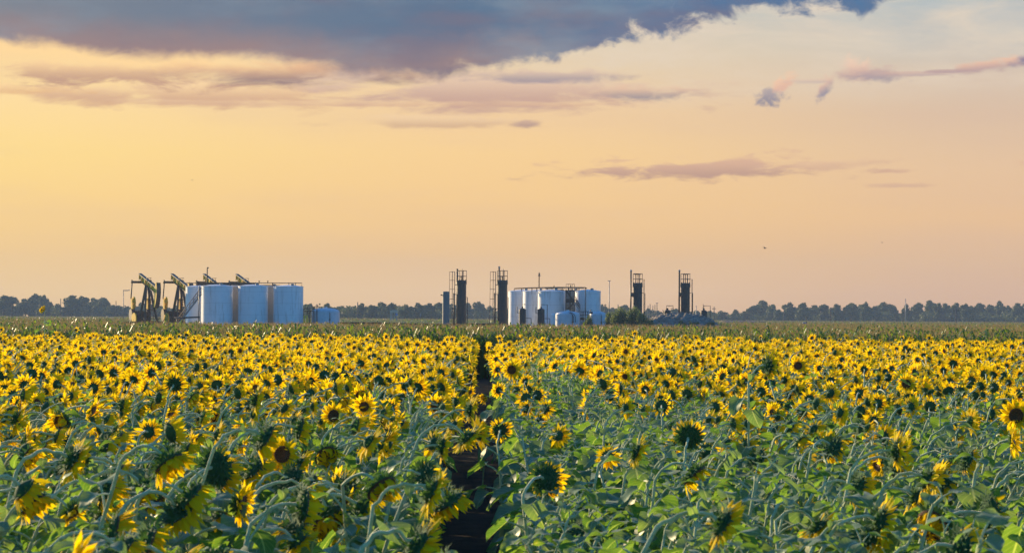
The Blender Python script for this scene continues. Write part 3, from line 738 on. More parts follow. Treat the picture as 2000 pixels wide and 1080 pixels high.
# ---------------- pumpjacks ----------------
def pumpjack():
    e = empty('pumpjack', (0, 0, 0), '-', 'pumpjack', 'ochre pumpjacks')
    # local frame: beam runs along +Y (horsehead end), base centre at origin
    O, K = M['ochre'], M['darkmachine_shade']
    pz = 7.45; sl = -0.315
    def bp_(y, z=0): return Vector((0, y, pz + sl * y + z))
    # skid
    m_ = MB()
    for x in (-0.7, 0.7): m_.bar((x, -5.0, 0.35), (x, 2.2, 0.35), 0.28, 0.45)
    for y in (-4.8, -3.2, -1.5, 0.3, 2.0): m_.bar((-0.7, y, 0.35), (0.7, y, 0.35), 0.24, 0.3)
    m_.build('skid', K, e)
    # samson post
    for i, (x, y) in enumerate(((-1.15, 1.7), (1.15, 1.7), (-1.0, -1.3), (1.0, -1.3))):
        MB().bar((x, y, 0.55), (x * 0.22, 0.0 + y * 0.06, pz - 0.35), 0.26, 0.3).build('post_leg', K, e)
    m_ = MB()
    for z, f_ in ((1.9, 0.8), (3.3, 0.6), (4.9, 0.38)):
        m_.bar((-1.15 * f_, 1.7 * f_, z), (1.15 * f_, 1.7 * f_, z), 0.1, 0.14)
        for s_ in (-1, 1): m_.bar((s_ * 1.1 * f_, 1.7 * f_, z), (s_ * 1.0 * f_, -1.3 * f_, z), 0.1, 0.14)
    m_.build('post_brace', K, e)
    MB().quadbox((0, 0, pz - 0.42), 0.7, 0.7, 0.3).build('saddle_bearing', K, e)
    # ladder on the rear face
    m_ = MB()
    for x in (-0.34, 0.14): m_.bar((x - 0.1, 1.85, 0.6), (x + 0.1, 0.5, pz - 0.6), 0.06, 0.06)
    for k in range(17):
        f_ = k / 16; m_.bar((-0.44 + 0.2 * f_, 1.85 - 1.35 * f_, 0.8 + (pz - 1.6) * f_), (0.04 + 0.2 * f_, 1.85 - 1.35 * f_, 0.8 + (pz - 1.6) * f_), 0.045, 0.045)
    m_.build('ladder', M['rust'], e)
    m_ = MB()
    for x in (-0.5, 0.3):
        m_.tube([(x, 1.5, 2.2), (x, 2.2, 3.0), (x, 1.7, 5.5), (x, 0.6, 6.5)], 0.03, 5)
    for z in (3.0, 3.8, 4.6, 5.4): m_.tube([(-0.5, 2.1 - (z - 3) * .16, z), (-0.1, 2.4 - (z - 3) * .16, z), (0.3, 2.1 - (z - 3) * .16, z)], 0.03, 5)
    m_.build('ladder_cage', M['rust'], e)
    # walking beam, I section
    m_ = MB()
    m_.bar(bp_(-3.15), bp_(4.05), 0.12, 0.86)
    fl = MB(); fl.bar(bp_(-3.2, 0.50), bp_(4.05, 0.50), 0.56, 0.13); fl.bar(bp_(-3.15, -0.47), bp_(4.05, -0.47), 0.52, 0.10)
    for y in (-3.1, -2.0, -0.6, 0.6, 2.0, 3.4): m_.bar(bp_(y, -0.36), bp_(y, 0.36), 0.46, 0.06)
    wb = m_.build('walking_beam', O, e); fl.build('beam_flange', K, wb)  # flanges coloured dark to imitate their shade beside the sunlit web
    m_ = MB(); m_.quadbox(bp_(0.45, 0.95), 0.75, 0.5, 0.06)
    for x in (-0.3, 0.3): m_.bar(bp_(0.45, 0.4) + Vector((x, 0, 0)), bp_(0.45, 0.95) + Vector((x, 0, 0)), 0.05)
    m_.build('beam_platform', K, e)
    # horsehead
    out = []
    cz = pz + sl * 4.0; R_ = 4.4; 
    for k in range(13):
        a = R(17 - 54 * k / 12); out.append((R_ * math.cos(a) + 4.55 - R_ , cz + R_ * math.sin(a)))
    out += [(out[-1][0] - 0.55, out[-1][1] + 0.15), (3.45, cz - 0.55), (3.45, cz + 0.5), (out[0][0] - 0.45, out[0][1] + 0.05)]
    m_ = MB()
    for x in (-0.27, 0.21): m_.extrude(out, lambda p, x=x: (x, p[0], p[1]), lambda p, x=x: (x + 0.06, p[0], p[1]))
    arc = out[:13]; hd = m_; m_ = MB()
    for (a, b) in zip(arc[:-1], arc[1:]): m_.poly([(-0.33, a[0] + 0.02, a[1]), (0.33, a[0] + 0.02, a[1]), (0.33, b[0] + 0.02, b[1]), (-0.33, b[0] + 0.02, b[1])], True); m_.poly([(-0.33, a[0] - 0.08, a[1]), (-0.33, b[0] - 0.08, b[1]), (0.33, b[0] - 0.08, b[1]), (0.33, a[0] - 0.08, a[1])], True)
    face = m_; m_ = hd; bk = out[12:]
    for (a, b) in zip(bk[:-1], bk[1:]): m_.bar((0, a[0], a[1]), (0, b[0], b[1]), 0.44, 0.06, up=(1, 0, 0))
    hh = m_.build('horsehead', O, e); face.build('head_face', K, hh)  # curved face gets dark colour for its side turned from the sun
    # bridle and polished rod to the wellhead
    yb = 4.58
    m_ = MB()
    for x in (-0.15, 0.15): m_.tube([(x, yb, cz), (x, yb, 1.9)], 0.025, 5)
    m_.quadbox((0, yb, 1.9), 0.5, 0.14, 0.1); m_.tube([(0, yb, 2.0), (0, yb, 1.1)], 0.03, 6)
    m_.build('bridle', K, e)
    m_ = MB(); m_.lathe((0, yb, 0), [(0.22, 0), (0.22, 0.5), (0.14, 0.5), (0.14, 0.9), (0.2, 0.9), (0.2, 1.05), (0.05, 1.15)], 12); m_.tube([(-0.6, yb, 0.7), (0.6, yb, 0.7)], 0.07, 8)
    m_.build('wellhead', K, e)
    # equalizer
    m_ = MB(); ez = 7.62; ey = -2.55
    m_.bar((-1.6, ey, ez), (1.6, ey, ez), 0.34, 0.36); m_.quadbox((0, ey, ez + 0.32), 0.5, 0.5, 0.3)
    for x in (-1.6, 1.6): m_.tube([(x, ey, ez - 0.22), (x, ey, ez + 0.34)], 0.13, 8)
    m_.build('equalizer', K, e)
    # cranks: pin up
    cy, cz2 = -3.1, 2.55
    pin = Vector((0, cy + 0.1, 5.0))
    for s_ in (-1, 1):
        x = s_ * 1.55
        MB().tube([(x, ey, ez), (x, pin.y, pin.z)], 0.095, 8).build('pitman_arm', K, e)
        xc = s_ * 1.28
        m_ = MB(); m_.extrude([(cy - 0.28, cz2 - 0.5), (cy + 0.28, cz2 - 0.5), (cy + 0.3, 5.1), (cy - 0.3, 5.1)], lambda p: (xc - 0.1, p[0], p[1]), lambda p: (xc + 0.1, p[0], p[1]))
        m_.build('crank', O, e)
        w = []
        for k in range(25):
            a = 2 * math.pi * k / 24
            w.append((cy + 0.66 * math.cos(a) * (1.0 if math.sin(a) > -.2 else 0.9), 4.35 + 0.98 * math.sin(a)))
        w = w[:-1]
        m_ = MB()
        m_.extrude(w, lambda p: (xc + s_ * 0.0 - 0.34, p[0] + 0.0, p[1]), lambda p: (xc + 0.02 - 0.13, p[0], p[1]))
        m_.extrude([(a * 1.0, b) for a, b in w[:3]], lambda p: (xc - 0.30, p[0], p[1]), lambda p: (xc + 0.30, p[0], p[1]))
        m_.build('counterweight', O, e)
        m_ = MB(); m_.extrude([(a * 1.0, b - 1.9) for a, b in w], lambda p: (xc - 0.30, p[0], p[1]), lambda p: (xc + 0.30, p[0], p[1])); m_.build('counterweight', K, e)
    # gearbox and engine
    m_ = MB(); m_.quadbox((0, cy, 2.35), 1.7, 1.5, 1.5); m_.quadbox((0, cy, 1.2), 1.4, 1.9, 0.9)
    m_.build('gearbox', K, e)
    m_ = MB(); m_.quadbox((1.0, -1.75, 1.5), 1.0, 1.9, 1.3); m_.tube([(1.0, -1.6, 2.1), (1.0, -1.6, 2.75)], 0.16, 10); m_.tube([(0.7, -2.2, 2.1), (0.7, -2.2, 2.6)], 0.12, 10)
    m_.quadbox((0.35, -1.7, 1.6), 0.8, 1.2, 1.0)
    m_.build('engine', K, e)
    m_ = MB(); n_ = 20
    pts = [(-1.0, -1.2 + 0.9 * math.cos(2 * math.pi * k / n_), 1.9 + 0.9 * math.sin(2 * math.pi * k / n_)) for k in range(n_)]
    m_.extrude([(p[1], p[2]) for p in pts], lambda p: (0.9 + .7, p[0], p[1]), lambda p: (1.8, p[0], p[1]))
    m_.build('belt_guard', O, e)
    m_ = MB(); m_.bar((-1.1, -4.6, 1.0), (-1.1, -3.6, 1.0), 0.9, 0.5); m_.build('front_step', O, e)
    return e
pj = pumpjack()
labs = ['leftmost pumpjack standing free of the tanks, horsehead hanging to the right',
        'second pumpjack, its horsehead overlapping the first white tank',
        'third pumpjack, only its raised beam end showing above the leftmost full tank',
        'fourth pumpjack, only its raised beam end showing above the middle white tank']
for i, px in enumerate((288.5, 351.5, 415, 479)):
    o = pj if i == 0 else copy_tree(pj)
    d = 401.0
    o.location = (wx(px, d), d, 0.0); o.rotation_euler = (0, 0, R(-149)); o.scale = (1.06,) * 3
    o['label'] = labs[i]

# ---------------- masts, poles, small things ----------------
def mast(px, d, pytop, label, name='radio_mast', r=0.12, arm=0.0, armpy=None, cat='mast', mat='galv', group=None):
    e = empty(name, (wx(px, d), d, 0), label, cat, group)
    zt = wz(px, pytop, d)
    MB().tube([(0, 0, 0), (0, 0, zt)], [r, r * 0.7], 8).build('pole', M[mat], e)
    if arm:
        za_ = wz(px, armpy, d) if armpy else zt
        m_ = MB(); m_.bar((-arm, 0, za_), (arm, 0, za_), r * 1.1); m_.build('crossarm', M[mat], e)
    return e
mast(1190, 560, 548.5, 'tall thin mast with a small crossbar just right of the white tanks', arm=0.35, r=0.12)
lm = mast(241.5, 470, 566, 'tall thin frame pole with a side arm left of the first pumpjack', r=0.09)
m_ = MB(); m_.tube([(0, 0, wz(241.5, 567.5, 470)), (1.2, 0, wz(241.5, 567, 470))], 0.08, 6); m_.build('side_arm', M['galv'], lm)
gp = 'utility poles along the far tree line'
mast(24, 900, 590, 'utility pole with crossarm at the far left edge of the field', 'utility_pole', 0.22, 0.9, 592, 'pole', 'wood', gp)
mast(119, 1000, 583, 'thin pole above the trees at the far left', 'utility_pole', 0.2, 0, None, 'pole', 'wood', gp)
mast(227, 1000, 588, 'thin pole just left of the frame pole by the pumpjacks', 'utility_pole', 0.2, 0, None, 'pole', 'wood', gp)
mast(699, 1000, 590, 'thin pole above the trees right of the low blue tank', 'utility_pole', 0.25, 0, None, 'pole', 'wood', gp)
mast(1622.5, 800, 600.5, 'short dark utility pole in the middle of the right tree line', 'utility_pole', 0.22, 0.0, 602, 'pole', 'wood', gp)
mast(1867.5, 800, 605, 'utility pole with crossarm near the right edge', 'utility_pole', 0.2, 1.1, 607, 'pole', 'wood', gp)
mast(1769, 1200, 583, 'thin mast standing above the trees on the right', 'radio_mast', 0.25, 0, None, 'mast', 'galv')
mast(1360, 900, 597, 'thin mast right of the mound treater', 'radio_mast', 0.18, 0.0, None, 'mast', 'galv')
mast(1395, 900, 599, 'thin pole right of the last small vessel', 'utility_pole', 0.2, 0.7, 603, 'pole', 'wood', gp)
for px, py, lb in ((1266, 597, 'first'), (1270, 594, 'second'), (1275.5, 597, 'third'), (1279.5, 595, 'fourth'), (1283.5, 592, 'fifth')):
    mast(px, 1050, py, lb + ' from the left of five thin far poles between the two right treaters', 'utility_pole', 0.2, 0.5 if py == 592 else 0, None, 'pole', 'wood', gp)
mast(1182.5, 900, 594, 'thin pole just left of the tall mast beside the tanks', 'utility_pole', 0.2, 0.5, 596, 'pole', 'wood', gp)
mast(1207.5, 900, 594.5, 'thin pole above the green bush', 'utility_pole', 0.2, 0.0, None, 'pole', 'wood', gp)
mast(1531.5, 1100, 601, 'thin pole above the dip between two right hand trees', 'utility_pole', 0.25, 0.0, None, 'pole', 'wood', gp)

# small well shelter far off in the corn
hs = empty('well_shelter', (wx(770, 700), 700, 0), 'small open shelter with pale roof far off in front of the middle trees', 'shelter')
m_ = MB(); s_ = 700 / F
m_.quadbox((0, 0, wz(770, 608.5, 700)), 15 * s_, 2.2, 0.75); m_.quadbox((0.2, 0, wz(770, 606.3, 700)), 10 * s_, 1.4, 0.25); m_.build('roof', M['beige'], hs)
for dx in (-6, -3.5, 1, 5.5):
    MB().bar((dx * s_, -0.4, 0), (dx * s_, -0.4, wz(770, 610, 700)), 0.35 if dx != -3.5 else 0.2).build('post', M['beige'], hs)
MB().quadbox((5.4 * s_, -1.0, wz(770, 614, 700)), 0.65, 0.1, 0.7).build('panel', M['bluepaint'], hs)
t = empty('marker_post', (wx(822, 700), 700, 0), 'thin pale marker post with a small tag right of the well shelter', 'post')
MB().bar((0, 0, 0), (0, 0, wz(822, 611, 700)), 0.08).build('post', M['galv'], t)
MB().quadbox((0, -0.06, wz(822, 614.5, 700)), 0.3, 0.05, 0.75).build('tag', M['galv'], t)
t = empty('field_sign', (wx(1574.5, 420), 420, 0), 'small dark post with a blue box in the corn on the right', 'sign')
MB().bar((0.12, 0, 0), (0.12, 0, wz(1577, 619, 420)), 0.1).build('post', M['black'], t)
MB().quadbox((-0.25, -0.1, wz(1574, 631, 420)), 0.6, 0.3, 0.3).build('box', M['bluepaint'], t)
# bird
def bird(px, py, d, label, s_=1.0):
    e = empty('bird', W(px, py, d), label, 'bird', 'birds')
    m_ = MB()
    m_.tube([(-0.16, 0, 0.0), (-0.08, 0, 0.01), (0.05, 0, 0.01), (0.17, 0, 0.03)], [0.012, 0.045, 0.05, 0.02], 8)
    for q in (-1, 1):
        m_.extrude([(0.10, 0.0), (0.06, 0.16), (-0.06, 0.34), (-0.04, 0.15), (-0.05, 0.0)], lambda p: (p[0], q * p[1], 0.02 + 0.25 * p[1]), lambda p: (p[0], q * p[1], 0.032 + 0.25 * p[1]))
    m_.poly([(-0.14, 0.02, 0), (-0.26, 0.06, 0), (-0.26, -0.06, 0), (-0.14, -0.02, 0)])
    o = m_.build('body', M['black'], e); e.rotation_euler = (0.25, 0, R(25)); e.scale = (s_,) * 3
    return e
bird(1494, 485, 230, 'tiny dark bird low in the sky above the right treaters')
bird(1723, 474, 420, 'tiny faint bird in the sky above the right tree line', 0.9)
bird(374, 352, 420, 'tiny dark bird high above the pumpjacks', 0.9)

# ---------------- triangle soup tools ----------------
def soup_mesh(name, v, t, mats, mi=None, uv=None, smooth=True):
    me = bpy.data.meshes.new(name)
    v = np.asarray(v, np.float32); t = np.asarray(t, np.int32)
    me.vertices.add(len(v)); me.vertices.foreach_set('co', v.ravel())
    me.loops.add(t.size); me.loops.foreach_set('vertex_index', t.ravel())
    me.polygons.add(len(t))
    me.polygons.foreach_set('loop_start', np.arange(0, t.size, 3, dtype=np.int32))
    me.polygons.foreach_set('loop_total', np.full(len(t), 3, np.int32))
    me.polygons.foreach_set('use_smooth', np.full(len(t), smooth))
    for m_ in mats: me.materials.append(m_)
    if mi is not None: me.polygons.foreach_set('material_index', np.asarray(mi, np.int32))
    if uv is not None:
        l = me.uv_layers.new(name='UVMap'); l.data.foreach_set('uv', np.asarray(uv, np.float32)[t.ravel()].ravel())
    me.update(calc_edges=True)
    return me
def link(me, name, parent=None, mw=None):
    o = bpy.data.objects.new(name, me); COL.objects.link(o)
    if parent is not None: o.parent = parent
    if mw is not None: o.matrix_local = mw
    return o

def crown_soup(rng, blobs, n, size):
    """leaf clumps through the volume of several lobes, gaps between them"""
    V, T = [], []
    w = np.array([b[3] * b[4] * b[5] for b in blobs]); w = w ** 0.67; w /= w.sum()
    idx = rng.choice(len(blobs), n, p=w)
    B = np.array(blobs)[idx]
    d = rng.normal(size=(n, 3)); d /= np.linalg.norm(d, axis=1)[:, None]
    rad = rng.uniform(0.5, 1.0, n) ** 0.6 * np.where(rng.random(n) < 0.12, rng.uniform(1.0, 1.3, n), 1.0)
    c = B[:, :3] + d * B[:, 3:6] * rad[:, None]
    a = rng.normal(size=(n, 3)); a /= np.linalg.norm(a, axis=1)[:, None]
    b = np.cross(a, d + 0.4 * rng.normal(size=(n, 3))); b /= np.linalg.norm(b, axis=1)[:, None]
    s = size * rng.uniform(0.5, 1.3, n)[:, None]
    q = [c - a * s, c + b * s * 0.7, c + a * s, c - b * s * 0.7]
    V = np.stack(q, 1).reshape(-1, 3)
    base = np.arange(n)[:, None] * 4
    T = np.concatenate([base + [0, 1, 2], base + [0, 2, 3]], 1).reshape(-1, 3)
    return V, T

def tree_variant(seed, h=11.0, w=9.0, n=3600):
    rng = np.random.default_rng(seed)
    blobs = []
    k = rng.integers(8, 13)
    for i in range(k):
        a = rng.uniform(0, 2 * math.pi); rr = rng.uniform(0.1, 0.36) * w
        z = rng.uniform(0.38, 0.84) * h; r = rng.uniform(0.13, 0.23) * w * (1.1 if z < 0.65 * h else 0.85)
        blobs.append((rr * math.cos(a), rr * math.sin(a), z, r, r, r * rng.uniform(0.6, 0.9)))
    blobs.append((0, 0, h * 0.6, w * 0.27, w * 0.27, h * 0.24)); blobs.append((rng.uniform(-1, 1), 0, h * 0.86, w * 0.15, w * 0.15, h * 0.12))
    for i in range(4):
        a = rng.uniform(0, 2 * math.pi); blobs.append((w * 0.28 * math.cos(a), w * 0.28 * math.sin(a), h * 0.28, w * 0.2, w * 0.2, h * 0.2))
    V, T = crown_soup(rng, blobs, n, 0.5)
    crown = soup_mesh('crown', V, T, [M['tree']], smooth=False)
    m_ = MB()
    m_.tube([(0, 0, 0), (0.1, 0, h * 0.3), (0, 0.1, h * 0.62), (0.1, 0, h * 0.85)], [0.32, 0.25, 0.15, 0.04], 8)
    for b in blobs[:7]:
        m_.tube([(0, 0, h * 0.22), (b[0] * 0.5, b[1] * 0.5, b[2] * 0.7), (b[0], b[1], b[2])], [0.16, 0.11, 0.04], 6)
    tr = m_.build('trunk', M['bark'])
    return crown, tr
tvs = []
for i in range(7):
    c, tr = tree_variant(100 + i, 11.0, 9.5)
    tvs.append((c, tr.data)); bpy.data.objects.remove(tr)
TREES = [(-30, 582, 50), (8, 576, 46), (50, 582, 30), (69, 574.5, 26), (86, 578.5, 20), (97, 590, 22), (114, 592, 24), (140, 578, 34), (161, 580.5, 30), (184, 583, 24),
         (204, 579.5, 34), (222, 595, 24), (238, 598, 20), (250, 598, 18), (263, 596, 18), (276, 591.5, 20), (293, 593, 24), (312, 597, 22), (326, 600, 20), (345, 597, 22), (360, 599, 20),
         (597, 593, 12), (607, 593, 14), (640, 592, 22), (655, 601, 18), (669, 599, 18), (681, 598, 16), (693, 600, 16), (708, 593.5, 13), (724, 594.5, 24), (746, 591.5, 30),
         (765, 593, 14), (776, 597, 22), (794, 596.5, 26), (816, 591.5, 24), (838, 592, 24), (856, 590.5, 26), (884, 592, 26), (913, 592.5, 20), (936, 589.5, 24), (957, 597.5, 22), (1006, 596, 26),
         (1176, 595, 14), (1186, 600, 14), (1198, 600, 18), (1220, 595.5, 24), (1240, 600, 20), (1268, 603.5, 22), (1285, 607, 22), (1300, 606, 18), (1319, 603.5, 22), (1341, 607, 22), (1362, 606.5, 24), (1388, 606.5, 22), (1408, 607.5, 26),
         (1438, 604.5, 18), (1455, 607, 16), (1472, 597, 22), (1489, 588.5, 36), (1508, 594, 24), (1521, 604, 18), (1543, 592, 28), (1570, 590, 28), (1593, 596, 26), (1612, 594.5, 24), (1634, 594.5, 24),
         (1662, 591.5, 30), (1680, 595, 24), (1692, 588.5, 18), (1708, 598, 24), (1727, 589, 32), (1747, 596, 22), (1770, 594.5, 17), (1793, 591.5, 26), (1817, 588.5, 30), (1833, 594, 22), (1847, 592, 24), (1869, 590, 24),
         (1885, 592, 22), (1898, 596, 24), (1915, 590.5, 28), (1934, 594, 24), (1954, 586, 22), (1969, 597, 14), (1986, 591, 26), (2012, 588, 34)]
rng = np.random.default_rng(5)
def side_words(px):
    if px < 0: return 'beyond the left edge'
    for lim, w_ in ((130, 'at the far left of the field'), (250, 'left of the pumpjacks'), (380, 'behind the pumpjacks'), (700, 'right of the left tanks'), (862, 'around the well shelter'),
                    (975, 'behind the first two treaters'), (1200, 'by the mast beside the right battery'), (1420, 'behind the gravel mound'), (1540, 'just right of the gravel mound'), (1720, 'in the right tree line'), (1860, 'past the far mast'), (2100, 'at the far right')):
        if px < lim: return w_
cnt = {}
ordn = ['first', 'second', 'third', 'fourth', 'fifth', 'sixth', 'seventh', 'eighth', 'ninth', 'tenth', 'eleventh', 'twelfth', 'thirteenth', 'fourteenth']
for i, (px, py, w) in enumerate(TREES):
    far = 1250 if not (590 < px < 870) else 1050
    d = far + rng.uniform(-45, 45)
    h = wz(px, py, d); wm = w / F * d
    e = empty('tree', (wx(px, d), d, 0))
    k = i % 7
    h *= rng.uniform(0.97, 1.05)
    sc = (max(wm * 1.25, 6) / 8.4, h / 10.8)
    cr = link(tvs[k][0], 'crown', e); tr = link(tvs[k][1], 'trunk', e)
    e.scale = (sc[0], sc[0], sc[1]); e.rotation_euler = (0, 0, rng.uniform(0, 6.28))
    sw = side_words(px); cnt[sw] = cnt.get(sw, 0) + 1
    look = 'tall' if py < 590 else 'low' if py > 599 else 'mid height'
    look += ' broad' if w > 29 else ' narrow' if w < 19 else ' rounded'
    tag(e, '%s tree, %s from the left %s' % (look, ordn[cnt[sw] - 1], sw), 'tree', 'trees along the horizon')
# continuous scrub under the trees
rng = np.random.default_rng(9)
bl = []
for i in range(520):
    px = rng.uniform(-120, 2120); d = 1260 + rng.uniform(-20, 25) if not (590 < px < 870) else 1060 + rng.uniform(-15, 15)
    top = rng.uniform(4.2, 7.6) * (0.72 if 1180 < px < 1460 else 1.0)
    bl.append((wx(px, d), d, top * 0.5, rng.uniform(2.5, 4.5), 3.0, top * 0.5))
V, T = crown_soup(rng, bl, 80000, 0.55)
o = link(soup_mesh('scrub', V, T, [M['tree']], smooth=False), 'scrub')
tag(o, 'dark scrub filling the foot of the far tree line', 'scrub', kind='stuff')

# ---------------- bushes by the battery ----------------
def bush(px, d, wpx, pytop, label, seed, n=3000):
    rng = np.random.default_rng(seed)
    s_ = d / F; h = wz(px, pytop, d); w = wpx * s_
    n_st = int(n / 34); V = []; T = []
    st_m = MB()
    for i in range(n_st):
        a = rng.uniform(0, 2 * math.pi); tilt = rng.uniform(0.0, 1.0); L = h * rng.uniform(0.7, 1.08)
        bx_, by_ = rng.uniform(-0.3, 0.3) * w, rng.uniform(-0.25, 0.25) * w
        ex = bx_ + math.cos(a) * tilt * w * 0.26; ey_ = by_ + math.sin(a) * tilt * w * 0.26
        zt = L * math.sqrt(max(0.1, 1 - (ex / (w * 0.56)) ** 2))
        if i % 5 == 0: st_m.tube([(bx_, by_, 0), ((bx_ + ex) / 2, (by_ + ey_) / 2, zt * 0.6), (ex, ey_, zt)], [0.05, 0.03, 0.01], 5)
        m = 34; u = rng.uniform(0.12, 1.0, m)
        c = np.stack([bx_ + (ex - bx_) * u + rng.normal(0, .16, m), by_ + (ey_ - by_) * u + rng.normal(0, .16, m), zt * u ** 0.85 + rng.normal(0, .08, m)], 1)
        dr = np.stack([rng.normal(0, .5, m), rng.normal(0, .5, m), rng.uniform(0.2, 1.2, m)], 1); dr /= np.linalg.norm(dr, axis=1)[:, None]
        sd_ = np.cross(dr, rng.normal(size=(m, 3))); sd_ /= np.linalg.norm(sd_, axis=1)[:, None]
        l = rng.uniform(0.10, 0.24, m)[:, None]
        q = np.stack([c - dr * l, c + sd_ * l * 0.3, c + dr * l, c - sd_ * l * 0.3], 1).reshape(-1, 3)
        b0 = len(V) * 0 + sum(len(x) for x in V)
        base = np.arange(m)[:, None] * 4 + b0
        V.append(q); T.append(np.concatenate([base + [0, 1, 2], base + [0, 2, 3]], 1).reshape(-1, 3))
    e = empty('bush', (wx(px, d), d, 0), label, 'bush', 'green bushes beside the mound')
    link(soup_mesh('foliage', np.concatenate(V), np.concatenate(T), [M['bush']], smooth=False), 'foliage', e)
    st_m.build('branches', M['bark'], e)
bush(1212, 368, 40, 603, 'broad green bush covering the domed tank end of the battery', 1, 5200)
bush(1238, 366, 36, 601.5, 'tallest green bush standing in front of the third treater', 2, 4600)
bush(1193, 370, 26, 611, 'low green bush left of the broad one', 3, 2600)
bush(1252, 364, 22, 613, 'dark low bush at the foot of the third treater', 4, 2200)
bush(1150, 368, 18, 618, 'small round bush in front of the domed tanks', 5, 1800)
bush(1268, 364, 26, 621, 'low scrubby bush at the left foot of the gravel mound', 6, 1800)

# weeds on the mound
rng = np.random.default_rng(31); bl = []
for i in range(60):
    px = rng.choice([1296, 1328, 1372, 1262, 1400, 1345, 1318]) + rng.normal(0, 4); yy = rng.uniform(368, 374)
    zz = float(mound_h(np.array([wx(px, 384)]), np.array([yy]))[0]); sz = rng.uniform(.12, .34)
    bl.append((wx(px, 384), yy, zz + sz * .4, sz * 1.2, sz, sz * .8))
V, T = crown_soup(rng, bl, 5000, 0.10)
o = link(soup_mesh('weeds', V, T, [M['bush']], smooth=False), 'weeds')
tag(o, 'dark weeds scattered over the face of the gravel mound', 'weeds', kind='stuff')

# ---------------- corn ----------------
rng = np.random.default_rng(21)
def lanes(n, ya, yb):
    d = np.sqrt(rng.uniform(ya ** 2, yb ** 2, n)); x = rng.uniform(-1, 1, n) * (d * 0.2118 + 5)
    return x, d
def corn_plants(x, y, blades, h0=1.72, hs=0.10, width=0.045, tas=1.0):
    n = len(x); H = h0 + rng.normal(0, hs, n)
    Vs, Ts, Ms = [], [], []; off = 0
    for b in range(blades):
        a = rng.uniform(0, 2 * math.pi, n); z0 = H * rng.uniform(0.45, 0.9, n); L = rng.uniform(0.35, 0.7, n); up = rng.uniform(0.5, 1.5, n)
        dx, dy = np.cos(a), np.sin(a); px_, py_ = -dy * width, dx * width
        p0 = np.stack([x, y, z0], 1)
        p1 = p0 + np.stack([dx * L * .38, dy * L * .38, L * 0.55 * up], 1)
        p2 = p0 + np.stack([dx * L * .85, dy * L * .85, L * (0.75 * up - 0.55)], 1)
        w_ = np.stack([px_, py_, np.zeros(n)], 1)
        V = np.stack([p0 - w_ * .6, p0 + w_ * .6, p1 - w_, p1 + w_, p2], 1).reshape(-1, 3)
        base = np.arange(n)[:, None] * 5 + off
        T = np.concatenate([base + [0, 1, 3], base + [0, 3, 2], base + [2, 3, 4]], 1).reshape(-1, 3)
        Vs.append(V); Ts.append(T); Ms.append(np.zeros(len(T), int)); off += len(V)
    # stalk
    V = np.stack([np.stack([x - .016, y, 0 * x], 1), np.stack([x + .016, y, 0 * x], 1), np.stack([x, y + .01, H], 1)], 1).reshape(-1, 3)
    Vs.append(V); Ts.append(np.arange(n)[:, None] * 3 + [0, 1, 2] + off); Ms.append(np.zeros(n, int)); off += len(V)
    # tassels
    for b in range(int(3 * tas)):
        a = rng.uniform(0, 2 * math.pi, n); L = rng.uniform(0.14, 0.30, n)
        tx, ty = x + np.cos(a) * L * .4, y + np.sin(a) * L * .4
        V = np.stack([np.stack([x - .014, y, H - .1], 1), np.stack([x + .014, y, H - .1], 1), np.stack([tx, ty, H + L], 1)], 1).reshape(-1, 3)
        Vs.append(V); Ts.append(np.arange(n)[:, None] * 3 + [0, 1, 2] + off); Ms.append(np.ones(n, int)); off += len(V)
    return np.concatenate(Vs), np.concatenate(Ts), np.concatenate(Ms)
def join(parts):
    off = 0; V, T, Mi = [], [], []
    for v, t, m_ in parts: V.append(v); T.append(t + off); Mi.append(m_); off += len(v)
    return np.concatenate(V), np.concatenate(T), np.concatenate(Mi)
def clear(x, y):          # keep the gravel pad clear of corn
    return ~((y > 262) & (y < 440) & (x > wx(236, 384) * np.minimum(1, y / 384)) & (x < wx(1428, 384) * np.minimum(1, y / 384)))
ps = []
x, y = lanes(15000, 103, 130); ps.append(corn_plants(x, y, 10, tas=0.7, h0=1.80))
x, y = lanes(14000, 130, 180); ps.append(corn_plants(x, y, 3, width=0.05))
x, y = lanes(22000, 180, 420); k = clear(x, y); ps.append(corn_plants(x[k], y[k], 2, width=0.07))
x, y = lanes(14000, 420, 900); k = clear(x, y); ps.append(corn_plants(x[k], y[k], 1, width=0.12, hs=0.14))
V, T, Mi = join(ps)
o = link(soup_mesh('corn_field', V, T, [M['corn'], M['tassel']], Mi, smooth=False), 'corn_field')
tag(o, 'band of ripe green corn with tan tassels behind the sunflowers', 'corn', kind='stuff')
# the closed canopy between the stalks
def canopy_h(X, Y):
    return 1.45 + 0.08 * np.sin(X * 2.1 + np.sin(Y * .7)) + 0.06 * np.sin(Y * 1.3 + X)
xs = []
def canopy_strip(nm, x0, x1, y0, y1, nx, ny):
    o = grid_obj(nm, x0, x1, y0, y1, nx, ny, canopy_h, M['corn_top'])
    return o
parts = [(-230, 230, 104, 262, 240, 120), (-230, wx(236, 384), 262, 440, 60, 30), (wx(1428, 384), 230, 262, 440, 60, 30), (-420, 420, 440, 1220, 160, 60)]
mb_v, mb_f = [], []
for (x0, x1, y0, y1, nx, ny) in parts:
    X, Y = np.meshgrid(np.linspace(x0, x1, nx), np.linspace(y0, y1, ny)); Z = canopy_h(X, Y)
    b = len(mb_v); mb_v += np.stack([X.ravel(), Y.ravel(), Z.ravel()], 1).tolist()
    mb_f += [(b + j * nx + i, b + j * nx + i + 1, b + (j + 1) * nx + i + 1, b + (j + 1) * nx + i) for j in range(ny - 1) for i in range(nx - 1)]
